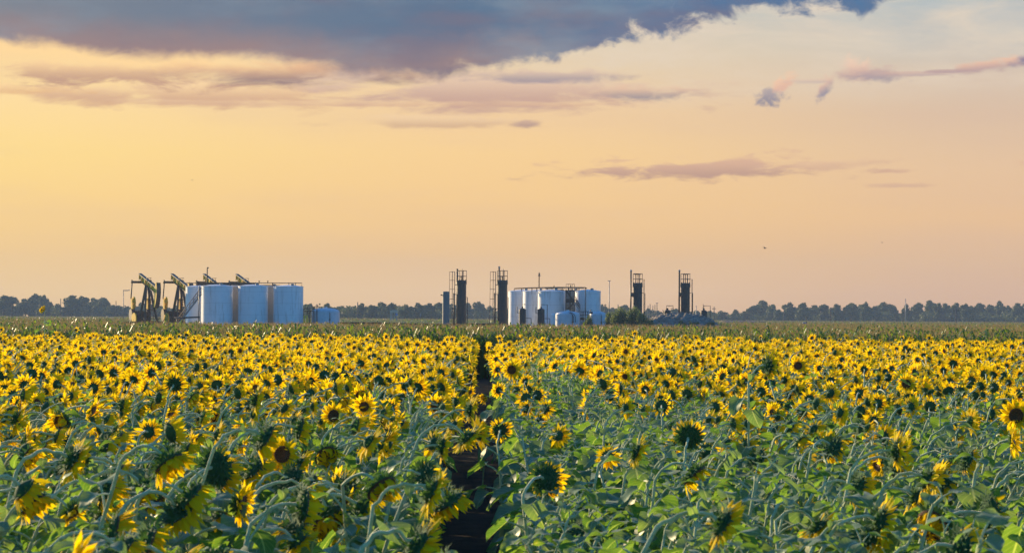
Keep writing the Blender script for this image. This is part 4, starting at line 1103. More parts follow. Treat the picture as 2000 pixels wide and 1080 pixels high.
me = bpy.data.meshes.new('corn_canopy'); me.from_pydata(mb_v, [], mb_f); me.materials.append(M['corn_top']); me.polygons.foreach_set('use_smooth', [True] * len(mb_f))
o = bpy.data.objects.new('corn_canopy', me); COL.objects.link(o)
tag(o, 'brownish green top of the far corn seen edge on', 'corn', kind='stuff')

# ---------------- sunflowers: components as triangle soups ----------------
FM = ['petal', 'disc', 'bract', 'stem', 'leaf']          # material slots
FMATS = [M[k] for k in FM]
class Soup:
    def __init__(s): s.V = []; s.T = []; s.I = []; s.U = []; s.n = 0
    def add(s, v, t, mi, uv=None):
        v = np.asarray(v, float).reshape(-1, 3); t = np.asarray(t, int).reshape(-1, 3)
        s.V.append(v); s.T.append(t + s.n); s.I.append(np.full(len(t), mi))
        s.U.append(np.full((len(v), 2), 0.3) if uv is None else np.asarray(uv, float)); s.n += len(v)
    def get(s): return np.concatenate(s.V), np.concatenate(s.T), np.concatenate(s.I), np.concatenate(s.U)
def gridtris(nu, nv, off=0):
    t = []
    for i in range(nu - 1):
        for j in range(nv - 1):
            a = off + i * nv + j; t += [(a, a + 1, a + nv + 1), (a, a + nv + 1, a + nv)]
    return t
def lathe_pts(prof, n):
    V = []
    for r, z in prof:
        for k in range(n):
            a = 2 * math.pi * k / n; V.append((r * math.cos(a), r * math.sin(a), z))
    T = []
    for i in range(len(prof) - 1):
        for k in range(n):
            a, b, c, d = i * n + k, i * n + (k + 1) % n, (i + 1) * n + (k + 1) % n, (i + 1) * n + k
            T += [(a, b, c), (a, c, d)]
    return V, T
def petals(rng, n, L, wd, r0, lift, seg, s, droop=0.0, wilt=0.0):
    """ray florets around +Z, pointed, grooved, each with its own bend"""
    for k in range(n):
        a = 2 * math.pi * (k + rng.uniform(-.3, .3)) / n
        l = L * rng.uniform(0.78, 1.15); w = wd * rng.uniform(0.8, 1.15)
        e = lift + rng.normal(0, 0.16); bend = droop + rng.normal(0, 0.35); roll = rng.normal(0, 0.35); yaw = rng.normal(0, 0.10)
        if rng.random() < wilt: e += rng.uniform(0.7, 1.5); bend += rng.uniform(0.3, 0.9); w *= 0.7
        pts = []; x = r0; z = rng.uniform(-.002, .004); th = e
        P = []
        for i in range(seg + 1):
            P.append((x, z, th))
            x += l / seg * math.cos(th); z += l / seg * math.sin(th); th += bend / seg
        prof = {1: [.8, 0.0], 2: [0.6, 1.0, 0.0], 3: [0.55, 1.0, 0.85, 0.0], 4: [0.5, 0.95, 1.0, 0.7, 0.0]}[seg]
        ca, sa = math.cos(a), math.sin(a); V = []; T = []
        for i, ((x, z, th), pw) in enumerate(zip(P, prof)):
            if i == seg: V.append((x, yaw * (x - r0), z)); continue
            h = w / 2 * pw; g_ = 0.25 * h
            cr, sr = math.cos(roll), math.sin(roll)
            yy = yaw * (x - r0)
            if seg >= 3: V += [(x, yy - h * cr, z - h * sr + g_), (x, yy, z - g_), (x, yy + h * cr, z + h * sr + g_)]
            else: V += [(x, yy - h * cr, z - h * sr), (x, yy + h * cr, z + h * sr)]
        st_ = 3 if seg >= 3 else 2
        for i in range(seg - 1):
            for j in range(st_ - 1):
                b = i * st_ + j; T += [(b, b + 1, b + st_ + 1), (b, b + st_ + 1, b + st_)]
        tip = seg * st_; b = (seg - 1) * st_
        for j in range(st_ - 1): T.append((b + j, b + j + 1, tip))
        V = np.array(V); Vr = np.stack([V[:, 0] * ca - V[:, 1] * sa, V[:, 0] * sa + V[:, 1] * ca, V[:, 2]], 1)
        s.add(Vr, T, 0)
def head_parts(seed, lod, r=0.062, state='open'):
    r = {0: 0.062, 1: 0.054, 2: 0.047}[lod]
    if lod < 2 and state in ('ripe', 'tired'): r = {'ripe': 0.082, 'tired': 0.094}[state] * (1.0 if lod == 0 else 0.85)
    """head faces +Z; its back joins the stem at z = -0.03"""
    rng = np.random.default_rng(seed)
    P, Dk, B = Soup(), Soup(), Soup()
    wilt = {'open': 0.06, 'ripe': 0.35, 'tired': 0.7, 'bud': 0}[state]
    lift = {'open': 0.15, 'ripe': 0.95, 'tired': 1.2, 'bud': 1.2}[state]
    if lod == 0:
        if state != 'bud':
            petals(rng, 22 if state == 'open' else 30, 0.088, 0.031, r * 0.92, lift, 4, P, 0.15, wilt)
            petals(rng, 17, 0.080, 0.029, r * 0.86, lift + 0.28, 3, P, 0.15, wilt)
        N = 26
        V, T = lathe_pts([(r * 1.0, 0.0), (r * 0.95, .008), (r * .72, .013), (r * .66, .009), (r * .35, .006), (0.001, .004)], N); Dk.add(V, T, 1)
        if state != 'bud':       # ring of florets standing up
            for k in range(70):
                a = rng.uniform(0, 6.283); q = r * rng.uniform(0.55, 0.98); h = 0.011; w = .0035
                Dk.add([(q * math.cos(a) - w * math.sin(a), q * math.sin(a) + w * math.cos(a), .008), (q * math.cos(a) + w * math.sin(a), q * math.sin(a) - w * math.cos(a), .008), (q * math.cos(a) * 1.03, q * math.sin(a) * 1.03, .010 + h)], [(0, 1, 2)], 1)
        V, T = lathe_pts([(0.001, -.034), (.014, -.036), (.028, -.030), (r * .75, -.020), (r * 1.0, -.006), (r * 1.0, 0.0)], N); B.add(V, T, 2)
        for ring, (n, rr, z, l, tilt) in enumerate(((20, r * .98, -.004, .046, -.25), (17, r * .86, -.016, .045, -.75), (12, r * .66, -.024, .042, -1.0), (8, r * .42, -.03, .034, -1.1))):
            n = int(n * r / .062)
            for k in range(n):
                a = 2 * math.pi * (k + rng.uniform(-.35, .35)) / n; l2 = l * rng.uniform(.7, 1.3); t_ = tilt + rng.normal(0, .3) + (1.9 if state == 'bud' else 0)
                w = .010; ca, sa = math.cos(a), math.sin(a)
                def q(x, y, zz): return (x * ca - y * sa, x * sa + y * ca, zz)
                c_, s_ = math.cos(t_), math.sin(t_); c2, s2 = math.cos(t_ + .6), math.sin(t_ + .6)
                B.add([q(rr, -w, z), q(rr, w, z), q(rr + l2 * .5 * c_, w * .7, z + l2 * .5 * s_), q(rr + l2 * .5 * c_, -w * .7, z + l2 * .5 * s_), q(rr + l2 * .5 * (c_ + c2), 0, z + l2 * .5 * (s_ + s2))],
                      [(0, 1, 2), (0, 2, 3), (3, 2, 4)], 2)
    elif lod == 1:
        petals(rng, 21, 0.092, 0.036, r * 0.88, lift, 2, P, 0.2, wilt); petals(rng, 14, 0.085, 0.032, r * 0.85, lift + .4, 2, P, 0.2, wilt)
        V, T = lathe_pts([(r, 0), (r * .8, .010), (0.001, .006)], 10); Dk.add(V, T, 1)
        V, T = lathe_pts([(0.001, -.036), (.03, -.030), (r * 1.0, -.004), (r, 0)], 10); B.add(V, T, 2)
        for k in range(16):
            a = 2 * math.pi * (k + rng.uniform(-.3, .3)) / 16; w = .011; ca, sa = math.cos(a), math.sin(a); l = rng.uniform(.03, .05); t_ = rng.uniform(-1.1, -.1)
            B.add([(r * .9 * ca + w * sa, r * .9 * sa - w * ca, -.008), (r * .9 * ca - w * sa, r * .9 * sa + w * ca, -.008), ((r * .9 + l * math.cos(t_)) * ca, (r * .9 + l * math.cos(t_)) * sa, -.008 + l * math.sin(t_))], [(0, 1, 2)], 2)
    else:
        petals(rng, 15, 0.100, 0.060, r * 0.8, lift, 1, P, 0.1, wilt)
        petals(rng, 9, 0.09, 0.055, r * 0.8, lift + .5, 1, P, 0.1, wilt)
        V, T = lathe_pts([(r, 0), (0.001, .012)], 7); Dk.add(V, T, 1)
        V, T = lathe_pts([(0.001, -.034), (r, -.003)], 7); B.add(V, T, 2)
    return P, Dk, B
def leaf_soup(seed, lod, L=0.20, state='flat'):
    """petiole leaves the origin along +X and up, blade hangs from its end"""
    rng = np.random.default_rng(seed); S_ = Soup()
    pl = L * rng.uniform(0.45, 0.8); up = rng.uniform(0.25, 0.95)
    nseg = {0: 4, 1: 2, 2: 1}[lod]
    # petiole
    pts = []; x = z = 0.0; th = up
    for i in range(nseg + 1):
        pts.append((x, 0, z)); x += pl / nseg * math.cos(th); z += pl / nseg * math.sin(th); th -= 0.55 / nseg * rng.uniform(.5, 1.6)
    ns = {0: 5, 1: 3, 2: 2}[lod]
    V = []
    for i, p in enumerate(pts):
        r_ = 0.0072 - 0.0022 * i / nseg
        for k in range(ns):
            a = 2 * math.pi * k / ns; V.append((p[0] - r_ * math.sin(a) * .5, r_ * math.cos(a), p[2] + r_ * math.sin(a)))
    T = []
    for i in range(nseg):
        for k in range(ns if ns > 2 else 1):
            a, b = i * ns + k, i * ns + (k + 1) % ns; T += [(a, b, b + ns), (a, b + ns, a + ns)]
    S_.add(V, T, 3)
    # blade
    nu = {0: 9, 1: 5, 2: 3}[lod]; nv = {0: 5, 1: 3, 2: 3}[lod]
    x0, z0 = pts[-1][0], pts[-1][2]
    th = rng.uniform(-0.5, 0.15) if state == 'flat' else rng.uniform(-1.0, -0.5); bend = rng.uniform(-1.3, -0.5) if state == 'flat' else rng.uniform(-0.9, 0.1)
    fold = rng.uniform(0.05, 0.45); wav = rng.uniform(.02, .06) * L / .2; ph = rng.uniform(0, 6); sidebend = rng.normal(0, .35); tw = rng.normal(0, .35)
    V = []; U = []
    x, z, y = x0 - 0.03 * L * 0, z0, 0.0
    for i in range(nu):
        s_ = i / (nu - 1)
        w = L * 0.45 * (math.sin(math.pi * min(1, s_ * 0.86 + .14) ** 0.72) ** 0.85 if s_ < 1 else 0.0) * (1.0 if s_ > .1 else 0.8)
        for j in range(nv):
            c_ = (j / (nv - 1)) * 2 - 1
            yy = w * c_ * math.cos(fold * abs(c_))
            lz = w * abs(c_) * math.sin(fold) + wav * 0.35 * math.sin(s_ * 9 + c_ * 2 + ph) * abs(c_)
            yy2 = yy * math.cos(tw * s_) - lz * math.sin(tw * s_); lz2 = yy * math.sin(tw * s_) + lz * math.cos(tw * s_)
            back = -0.10 * L * (abs(c_) ** 1.5) * (1 - s_) ** 3
            V.append((x + back * math.cos(th) - lz2 * math.sin(th), y + yy2, z + back * math.sin(th) + lz2 * math.cos(th))); U.append(((c_ + 1) / 2, s_))
        x += L / (nu - 1) * math.cos(th); z += L / (nu - 1) * math.sin(th); y += L / (nu - 1) * sidebend * s_; th += bend / (nu - 1)
    S_.add(V, gridtris(nu, nv), 4, U)
    return S_
LEAFV = {lod: [leaf_soup(300 + i, lod, 0.20, 'flat' if i % 2 else 'hang').get() for i in range(10)] for lod in (0, 1, 2)}
HS = ['open', 'open', 'open', 'ripe', 'ripe', 'tired']
HEADV = {1: [], 2: []}
for lod in (1, 2):
    for i in range(6):
        P, Dk, B = head_parts(500 + i, lod, state='open' if i < 4 else 'ripe')
        s = Soup()
        for q in (P, Dk, B):
            v, t, mi, u = q.get(); s.V.append(v); s.T.append(t + s.n); s.I.append(mi); s.U.append(u); s.n += len(v)
        HEADV[lod].append(s.get())

def stem_path(rng, H, yaw, nod, lean=0.08, hook=0.30):
    """ground to head; turns over towards yaw; nod = angle of the head from straight up"""
    dx, dy = math.cos(yaw), math.sin(yaw)
    n1 = 5; hs = H - hook * 0.50
    la = yaw + rng.normal(0, .5); lm = rng.uniform(0.2, 1.0) * lean
    pts = [(math.cos(la) * lm * (i / n1) ** 2.2 * hs, math.sin(la) * lm * (i / n1) ** 2.2 * hs, hs * i / n1) for i in range(n1 + 1)]
    p = list(pts[-1]); th = 0.15 + 1.6 * lm + rng.uniform(0.0, 0.3); n2 = 8
    dth = (nod - th)
    for i in range(n2):
        f = (i + 1) / n2; t_ = th + dth * f ** 1.3
        l = hook / n2
        p = [p[0] + l * math.sin(t_) * dx, p[1] + l * math.sin(t_) * dy, p[2] + l * math.cos(t_)]; pts.append(tuple(p))
    pts = np.array(pts); pts[1:-1] += rng.normal(0, 0.005, (len(pts) - 2, 3))
    return pts, nod
def tube_soup(pts, r0, r1, n):
    pts = np.asarray(pts); m = len(pts); V = []
    t = np.gradient(pts, axis=0); t /= np.linalg.norm(t, axis=1)[:, None]
    ref = np.cross(t[0], [0.3, 0.9, 0.1]); ref /= np.linalg.norm(ref)
    for i in range(m):
        ref = ref - t[i] * ref.dot(t[i]); ref /= np.linalg.norm(ref); b = np.cross(t[i], ref)
        f = i / (m - 1); r = r0 + (r1 - r0) * f
        if i == m - 1: r *= 1.5
        for k in range(n):
            a = 2 * math.pi * k / n; V.append(pts[i] + (ref * math.cos(a) + b * math.sin(a)) * r)
    T = []
    for i in range(m - 1):
        for k in range(n):
            a, b = i * n + k, i * n + (k + 1) % n; T += [(a, b, b + n), (a, b + n, a + n)]
    return np.array(V), np.array(T)
def frame(zdir, spin):
    z = Vector(zdir).normalized(); x = z.orthogonal().normalized(); y = z.cross(x)
    c, s_ = math.cos(spin), math.sin(spin)
    return Matrix((x * c + y * s_, y * c - x * s_, z)).transposed()

ROWD = (-0.0125, 1.0)            # direction of the furrow on the ground
def furrow_x(y): return -0.20 - 0.0125 * y
def want_head(rng, side, row, d):
    """share of plants in flower"""
    if side > 0:
        p = 0.40 if d < 16 else 0.34 if d < 24 else 0.58 if d < 34 else 0.80 if d < 48 else 0.95
        if row < 2: p *= 0.35 if d < 60 else 0.8
    else: p = 0.92 if d < 22 else 0.97
    return rng.random() < p

def plan(rng, x, y, side, row):
    d = y
    lodging = rng.normal(0, .1 if y < 40 else .13)
    if side > 0 and d < 34: H = 1.50 + lodging
    else: H = 1.58 + lodging
    # heads look away from the low sun, to the right; farther ones a little more upright
    yaw = math.radians(rng.normal(20, 24))
    if rng.random() < 0.05: yaw = rng.uniform(0, 6.28)
    nod = math.radians(rng.normal(130, 17) if d < 17 else rng.normal(115, 17) if d < 30 else rng.normal(88, 18))
    if d >= 30: yaw = math.radians(rng.normal(58, 36)) if rng.random() > .12 else rng.uniform(0, 6.28)
    st = 'tired' if (rng.random() < 0.22 and d < 18) else 'ripe' if rng.random() < (0.6 if d < 24 else 0.3) else 'open'
    if y > 84: H -= 0.04
    return dict(x=x, y=y, H=H, yaw=yaw, nod=nod, head=want_head(rng, side, row, d), state=st, side=side, row=row,
                size=rng.uniform(0.95, 1.28) * (1.14 if y > 45 else 1.1 if y < 22 else 1.0), hook=rng.uniform(0.30, 0.52), lean=0.34)

rng = np.random.default_rng(77)
plants = []
ROWS = 0.76
for side in (-1, 1):
    row = 0
    while row < 40:
        off0 = row * ROWS
        y = 8.2 + rng.uniform(0, .3)
        while y < 101:
            halfw = y * 0.2118 + 1.8
            off = side * (off0 + 0.62 + (0.10 if side < 0 else 0.22) * min(1.0, max(0.0, (y - 18) / 12)))
            x = furrow_x(y) + off + rng.normal(0, 0.035 if row == 0 else 0.09)
            notch = y > 82 and (abs(x + 3.1) < 0.5 or abs(x - 3.3) < 0.5)
            if abs(x) < halfw and rng.random() > 0.05 and not notch:
                plants.append(plan(rng, x, y, side, row))
                if side > 0 and row == 0: plants[-1]['H'] -= 0.14
            y += rng.uniform(0.24, 0.42)
        row += 1
# single plants the photograph singles out: px, py, head width in px, yaw, nod (degrees), state, height over ground left free
HERO = [
    (655, 812, 50, 262, 84, 'open', 'upright sunflower facing us, upper of the two bright open heads left of the furrow'),
    (557, 888, 68, 255, 78, 'open', 'wide open sunflower facing us, lower of the two bright heads left of the furrow'),
    (978, 840, 48, 85, 86, 'open', 'sunflower showing its round green back, alone on the right edge of the furrow'),
    (988, 722, 36, 268, 86, 'open', 'large sunflower facing us at the far right edge of the furrow'),
    (1565, 714, 30, 265, 84, 'open', 'sunflower facing us beside the tall one, far on the right'),
    (1771, 750, 36, 262, 84, 'open', 'sunflower facing us in the middle of the right side, dark round centre'),
    (1348, 855, 66, 80, 70, 'ripe', 'sunflower seen from behind with a leaf on its back, among leaves right of the furrow'),
    (1088, 1048, 62, 285, 95, 'open', 'small open sunflower facing us at the bottom right of the furrow'),
    (637, 888, 64, 300, 118, 'tired', 'sunflower with a big dark centre beside the wide open one'),
    (645, 1022, 84, 280, 128, 'tired', 'drooping dark centred sunflower at the bottom, left of the furrow'),
    (745, 945, 88, 320, 130, 'tired', 'hanging sunflower with shadowed dark centre near the furrow'),
    (830, 955, 100, 8, 116, 'open', 'large hanging yellow sunflower on the left edge of the furrow'),
    (855, 870, 66, 10, 100, 'open', 'side on sunflower leaning over the furrow from the left'),
    (905, 800, 52, 15, 95, 'open', 'yellow sunflower highest on the left brink of the furrow'),
    (300, 895, 96, 340, 140, 'ripe', 'wide drooping sunflower seen edge on at the left'),
    (490, 850, 86, 20, 122, 'ripe', 'long drooping sunflower tilted to the right, left of centre'),
    (60, 975, 92, 350, 140, 'ripe', 'drooping sunflower at the left edge, petals hanging straight down'),
    (205, 965, 84, 350, 128, 'ripe', 'hanging sunflower low on the left with orange petal tips'),
    (310, 975, 72, 340, 145, 'tired', 'dark drooping sunflower beside the hanging one low on the left'),
    (430, 820, 46, 250, 100, 'ripe', 'narrow yellow sunflower twisted edge on, left of centre'),
    (407, 1022, 52, 185, 95, 'open', 'narrow orange sunflower facing left at the bottom left'),
    (725, 1025, 66, 5, 100, 'open', 'side on yellow sunflower at the bottom, left of the furrow'),
    (850, 1066, 64, 10, 100, 'open', 'sunflower cut by the bottom edge just left of the furrow'),
    (1372, 1015, 110, 15, 122, 'open', 'largest hanging yellow sunflower at the bottom right of centre'),
    (1405, 960, 64, 10, 110, 'open', 'yellow sunflower just above the largest hanging one'),
    (1235, 880, 66, 12, 112, 'open', 'hanging yellow sunflower right of the furrow, seen from its green side'),
    (1350, 920, 74, 345, 138, 'tired', 'drooping sunflower with orange petals among leaves right of the furrow'),
    (1735, 880, 78, 8, 95, 'open', 'upright side on sunflower with broad petals near the right'),
    (1718, 905, 60, 200, 100, 'open', 'narrow petalled sunflower beside the broad one near the right'),
    (1880, 895, 66, 20, 118, 'ripe', 'drooping sunflower among bent stems near the right edge'),
    (1985, 812, 60, 250, 80, 'open', 'orange lit sunflower at the right edge of the field'),
    (1600, 945, 44, 260, 120, 'ripe', 'small hanging yellow sunflower half hidden in leaves on the right'),
    (740, 1015, 56, 290, 130, 'ripe', 'small drooping sunflower touching the side on one at the bottom'),
    (235, 790, 50, 20, 105, 'open', 'tall yellow sunflower turned to the right, upper left'),
    (480, 780, 56, 15, 98, 'open', 'broad side on sunflower, upper left of centre'),
    (335, 752, 48, 80, 70, 'open', 'fan shaped sunflower seen from behind, upper left'),
    (1130, 960, 40, 250, 120, 'tired', 'small worn sunflower in the leaves right of the furrow'),
    (128, 822, 54, 240, 110, 'ripe', 'orange tipped sunflower bending down at the left'),
    (25, 815, 66, 10, 112, 'open', 'yellow sunflower bending right at the left edge'),
]
heroes = []
for (px, py, w, yw, nd, st, lab) in HERO:
    size = 1.12; d = 0.250 * size * F / w
    d = min(d, 40)
    zc_ = wz(px, py, d)
    nod = math.radians(nd); hook = 0.34
    # solve the foot so that the head lands at its place
    yaw = math.radians(yw); r0 = np.random.default_rng(int(px))
    pth, _ = stem_path(np.random.default_rng(int(px)), 1.5, yaw, nod, 0.30, hook)
    H = 1.5 + (zc_ - pth[-1][2])
    heroes.append(dict(x=wx(px, d) - pth[-1][0], y=d - pth[-1][1], H=H, yaw=yaw, nod=nod, head=True, state=st, side=1 if wx(px, d) > furrow_x(d) else -1, row=-1, size=size, hook=hook, lean=0.30, label=lab, seed=int(px)))
# tall singles
def tallone(px, py, w, yw, nd, st, lab, size=1.0, hook=0.3):
    d = 0.250 * size * F / w
    yaw, nod = math.radians(yw), math.radians(nd)
    pth, _ = stem_path(np.random.default_rng(int(px)), 1.5, yaw, nod, 0.0, hook)
    heroes.append(dict(x=wx(px, d) - pth[-1][0], y=d - pth[-1][1], H=1.5 + (wz(px, py, d) - pth[-1][2]), yaw=yaw, nod=nod, head=True, state=st, side=1, row=-1, size=size, hook=hook, lean=0, label=lab, seed=int(px), tall=True))
tallone(1496, 714, 52, 35, 92, 'open', 'tall sunflower standing above the others on the right, head turned away', 1.15, 0.32)
tallone(85, 606, 15.5, 230, 60, 'open', 'lone tall sunflower rising above the corn at the far left', 1.05, 0.12)
tallone(1820, 768, 30, 120, 40, 'bud', 'green closed sunflower bud leaning left, right part of the field', 0.7, 0.3)
tallone(1893, 758, 26, 60, 20, 'bud', 'upright green sunflower bud, left one of a close pair', 0.62, 0.1)
tallone(1918, 772, 27, 300, 60, 'bud', 'green sunflower bud, right one of a close pair', 0.62, 0.2)
tallone(740, 745, 40, 75, 60, 'bud', 'green bud on a tall bare stem left of the furrow', 0.95, 0.3)

# drop field plants whose head would sit on a hero
def keep(p):
    for h in heroes:
        if abs(p['x'] - h['x']) < 0.26 and abs(p['y'] - h['y']) < 0.3: return False
        # and those that would stand right in front of it
        if h['y'] - 3.2 < p['y'] < h['y'] and not h.get('tall') and abs((p['x'] / p['y'] - h['x'] / h['y'])) < 0.012: p['H'] -= 0.17; p['head'] = False
    return True
plants = [p for p in plants if keep(p)]
vis = lambda p: abs(p['x']) < p['y'] * 0.2118 + 0.1 and p['y'] > 9.6
plants.sort(key=lambda p: p['y'])
NIND = 300 - len(heroes)
ind = [p for p in plants if vis(p)][:NIND]
ids = set(id(p) for p in ind)
mass = [p for p in plants if id(p) not in ids]

# shared part meshes for the individual plants
H0 = {}
for st in ('open', 'ripe', 'tired', 'bud'):
    H0[st] = []
    for i in range(5 if st != 'bud' else 1):
        P, Dk, B = head_parts(700 + i * 7, 0, state=st)
        mm = []
        for q, nm, mt_ in ((P, 'petals', 'petal'), (Dk, 'seed_disc', 'disc' if st != 'bud' else 'bract'), (B, 'flower_head', 'bract')):
            if not q.V: mm.append(None); continue
            v, t, mi, u = q.get(); mm.append(soup_mesh(nm, v, t, [M[mt_]]))
        H0[st].append(mm)
L0 = []
for v, t, mi, u in LEAFV[0]:
    L0.append(soup_mesh('leaf', v, t, [M['stem'], M['leaf']], (mi == 4).astype(int), u))

def leaf_set(r, p, pts, full=True):
    """(position, angle, scale, pitch) of each leaf"""
    out = []; n = 11 if full else 6
    zs = np.linspace(0.36 if full else 0.66, 0.89, n); a = r.uniform(0, 6.28)
    zt = pts[5][2]
    for k, f in enumerate(zs):
        a += 2.4 + r.normal(0, .3); z = f * zt
        i = min(4, int(f * 5)); q = pts[i] + (pts[i + 1] - pts[i]) * (f * 5 - i)
        sc = (1.62 - 0.62 * f) * r.uniform(.8, 1.25) * (1.12 if not p['head'] else 1.0)
        out.append((q, a, sc, r.normal(0.05, .22)))
    for k in ((7, 9) if p['head'] else ()):                     # small leaves on the neck
        if r.random() < 0.75: out.append((pts[k], r.uniform(0, 6.28), r.uniform(.28, .5), r.uniform(-.3, .6)))
    if not p['head']:
        out.append((pts[7], p['yaw'], r.uniform(.6, .9), 0.5)); out.append((pts[7], p['yaw'] + 2.2, r.uniform(.5, .8), 0.6)); out.append((pts[6], p['yaw'] + 4.3, r.uniform(.5, .8), 0.4))
    return out

KIND = {'open': 'bright open', 'ripe': 'ripe drooping', 'tired': 'worn dark centred', 'bud': 'closed'}
def make_plant(p, idx):
    r = np.random.default_rng(p.get('seed', 1000 + idx))
    pts, nod = stem_path(np.random.default_rng(p.get('seed', 1000 + idx)), p['H'], p['yaw'], p['nod'], p['lean'], p['hook'])
    e = empty('sunflower', (p['x'], p['y'], 0), None, 'sunflower', 'sunflowers nearest to us')
    if p['state'] == 'bud' or not p['head']: pts = pts[:8] if not p['head'] else pts
    v, t = tube_soup(pts, 0.0115 * p['size'], 0.0075 * p['size'], 8)
    link(soup_mesh('stem', v, t, [M['stem']]), 'stem', e)
    pl = stem_path(np.random.default_rng(p.get('seed', 1000 + idx)), p['H'], p['yaw'], p['nod'], p['lean'], p['hook'])[0]
    for (q, a, sc, pit) in leaf_set(r, p, pl):
        mw = Matrix.Translation(Vector(q)) @ Matrix.Rotation(a, 4, 'Z') @ Matrix.Rotation(-pit, 4, 'Y') @ Matrix.Diagonal((sc, sc, sc, 1))
        link(L0[int(r.integers(len(L0)))], 'leaf', e, mw)
    if p['head']:
        zd = (math.sin(nod) * math.cos(p['yaw']), math.sin(nod) * math.sin(p['yaw']), math.cos(nod))
        mm = H0[p['state']][int(r.integers(len(H0[p['state']])))]
        rot = frame(zd, r.uniform(0, 6.28)); s_ = p['size']
        c = Vector(pts[-1]) + Vector(zd) * 0.030 * s_
        sq = r.uniform(.9, 1.05)
        h_ = link(mm[2], 'flower_head', e, Matrix.Translation(c) @ rot.to_4x4() @ Matrix.Diagonal((s_, s_ * sq, s_, 1)))
        if mm[0]: link(mm[0], 'petals', h_)
        if mm[1]: link(mm[1], 'seed_disc', h_)
    return e
LAND = [(0, 'at the left edge'), (85, 'below the lone tall sunflower'), (160, 'below the gap left of the pumpjacks'), (241, 'below the thin frame pole'), (288, 'below the first pumpjack'), (350, 'below the second pumpjack'),
        (424, 'below the leftmost full tank'), (494, 'below the middle tank by the pumpjacks'), (563, 'below the last tank by the pumpjacks'), (636, 'below the low blue tank'), (705, 'below the trees left of the shelter'),
        (770, 'below the well shelter'), (822, 'below the marker post'), (871, 'below the grey column'), (925, 'beside the furrow'), (981, 'below the second treater'), (1050, 'below the small black vessels'), (1114, 'below the stair tower'),
        (1190, 'below the thin mast'), (1245, 'below the third treater'), (1339, 'below the mound treater'), (1410, 'below the right foot of the mound'), (1487, 'below the big rounded tree'), (1575, 'below the blue field box'),
        (1650, 'below the short utility pole'), (1720, 'below the trees before the far mast'), (1769, 'below the far right mast'), (1867, 'below the right utility pole'), (1950, 'below the tallest right tree'), (2000, 'at the right edge')]
NTH = ['lowest', 'second lowest', 'third lowest', 'fourth lowest', 'fifth lowest', 'sixth lowest', 'seventh lowest', 'eighth lowest', 'ninth lowest', 'tenth lowest', 'eleventh lowest', 'twelfth lowest', 'thirteenth lowest', 'fourteenth lowest',
       'fifteenth lowest', 'sixteenth lowest', 'seventeenth lowest', 'eighteenth lowest', 'nineteenth lowest', 'twentieth lowest'] + ['twenty %s lowest' % q for q in ('first', 'second', 'third', 'fourth', 'fifth', 'sixth', 'seventh', 'eighth', 'ninth')]
cols = {}
for i, p in enumerate(heroes + ind):
    e = make_plant(p, i)
    if 'label' in p: e['label'] = p['label']; continue
    px = 1000 + p['x'] / p['y'] * F; py = hor(px) + (CAM_H - p['H']) / p['y'] * F
    c_ = min(range(len(LAND)), key=lambda k: abs(LAND[k][0] - px))
    if p['head']:
        f = math.degrees(p['yaw']) % 360
        fc = 'facing right' if f < 50 or f > 310 else 'facing away' if f < 130 else 'facing left' if f < 230 else 'facing us'
        what = '%s sunflower %s' % ({'open': 'yellow', 'ripe': 'drooping', 'tired': 'worn'}[p['state']], fc)
    else: what = 'leafy flowerless sunflower'
    cols.setdefault((c_, what), []).append((-py, e))
for (c_, what), L_ in cols.items():
    L_.sort(key=lambda q: q[0])
    for k, (_, e) in enumerate(L_):
        e['label'] = what + ' ' + LAND[c_][1] + ((', %s such plant there' % NTH[k]) if len(L_) > 1 else '')

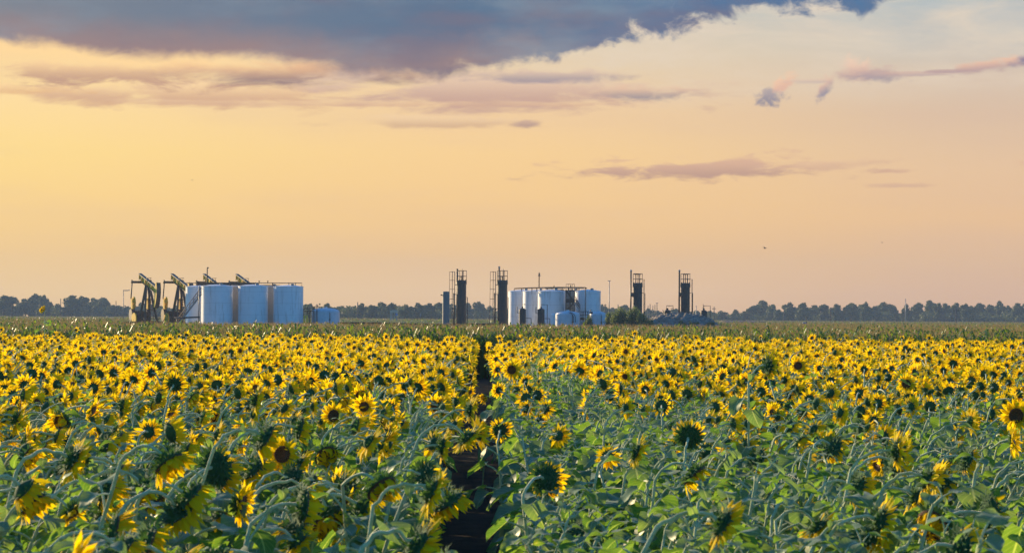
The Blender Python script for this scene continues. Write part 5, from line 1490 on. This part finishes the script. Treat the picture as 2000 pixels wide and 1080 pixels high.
# everything farther back, and the margins, as one mass
def place(src, M3, off, S_):
    v, t, mi, u = src
    S_['V'].append((v @ M3.T + off).astype(np.float32)); S_['T'].append(t + S_['n']); S_['I'].append(mi); S_['U'].append(u); S_['n'] += len(v)
def rotz(a):
    c, s_ = math.cos(a), math.sin(a); return np.array([[c, -s_, 0], [s_, c, 0], [0, 0, 1]])
def roty(a):
    c, s_ = math.cos(a), math.sin(a); return np.array([[c, 0, s_], [0, 1, 0], [-s_, 0, c]])
BIG = dict(V=[], T=[], I=[], U=[], n=0)
r = np.random.default_rng(4242)
for p in mass:
    lod = 1 if p['y'] < 44 else 2
    pts, nod = stem_path(r, p['H'], p['yaw'], p['nod'], p['lean'], p['hook'])
    base = np.array([p['x'], p['y'], 0.0])
    sel = pts if lod == 1 else pts[[0, 5, 8, 11, 13]]
    if not p['head']: sel = pts[:8] if lod == 1 else pts[[0, 5, 7]]
    v, t = tube_soup(sel, 0.0135, 0.009, 5 if lod == 1 else 3)
    place((v, t, np.full(len(t), 3), np.full((len(v), 2), .3)), np.eye(3), base, BIG)
    ls = leaf_set(r, p, pts, lod == 1)
    for (q, a, sc, pit) in ls:
        place(LEAFV[lod][int(r.integers(10))], rotz(a) @ roty(-pit) * sc, base + q, BIG)
    if p['head']:
        zd = (math.sin(nod) * math.cos(p['yaw']), math.sin(nod) * math.sin(p['yaw']), math.cos(nod))
        rot = np.array(frame(zd, r.uniform(0, 6.28))) * p['size']
        place(HEADV[lod][int(r.integers(6))], rot, base + pts[-1] + np.array(zd) * 0.03, BIG)
me = soup_mesh('sunflower_field', np.concatenate(BIG['V']), np.concatenate(BIG['T']), FMATS, np.concatenate(BIG['I']), np.concatenate(BIG['U']))
o = link(me, 'sunflower_field')
tag(o, 'sea of yellow sunflowers filling the field behind the nearest plants', 'sunflowers', kind='stuff')
print('sunflowers', len(heroes), len(ind), len(mass), 'tris', len(me.polygons))

# ---------------- haze ----------------
m_ = MB(); m_.quadbox((0, 925, 24), 1860, 2040, 50.0)
mt = bpy.data.materials.new('haze air'); mt.use_nodes = True; mt.node_tree.nodes.clear()
h = G(mt.node_tree); vol = h.n('ShaderNodeVolumePrincipled'); vol.inputs['Color'].default_value = (0.46, 0.62, 0.84, 1); vol.inputs['Density'].default_value = 0.00019
vol.inputs['Anisotropy'].default_value = 0.0
out = h.n('ShaderNodeOutputMaterial'); mt.node_tree.links.new(vol.outputs[0], out.inputs['Volume'])
o = m_.build('haze', mt); tag(o, 'thin evening haze over the fields', 'haze', kind='stuff')
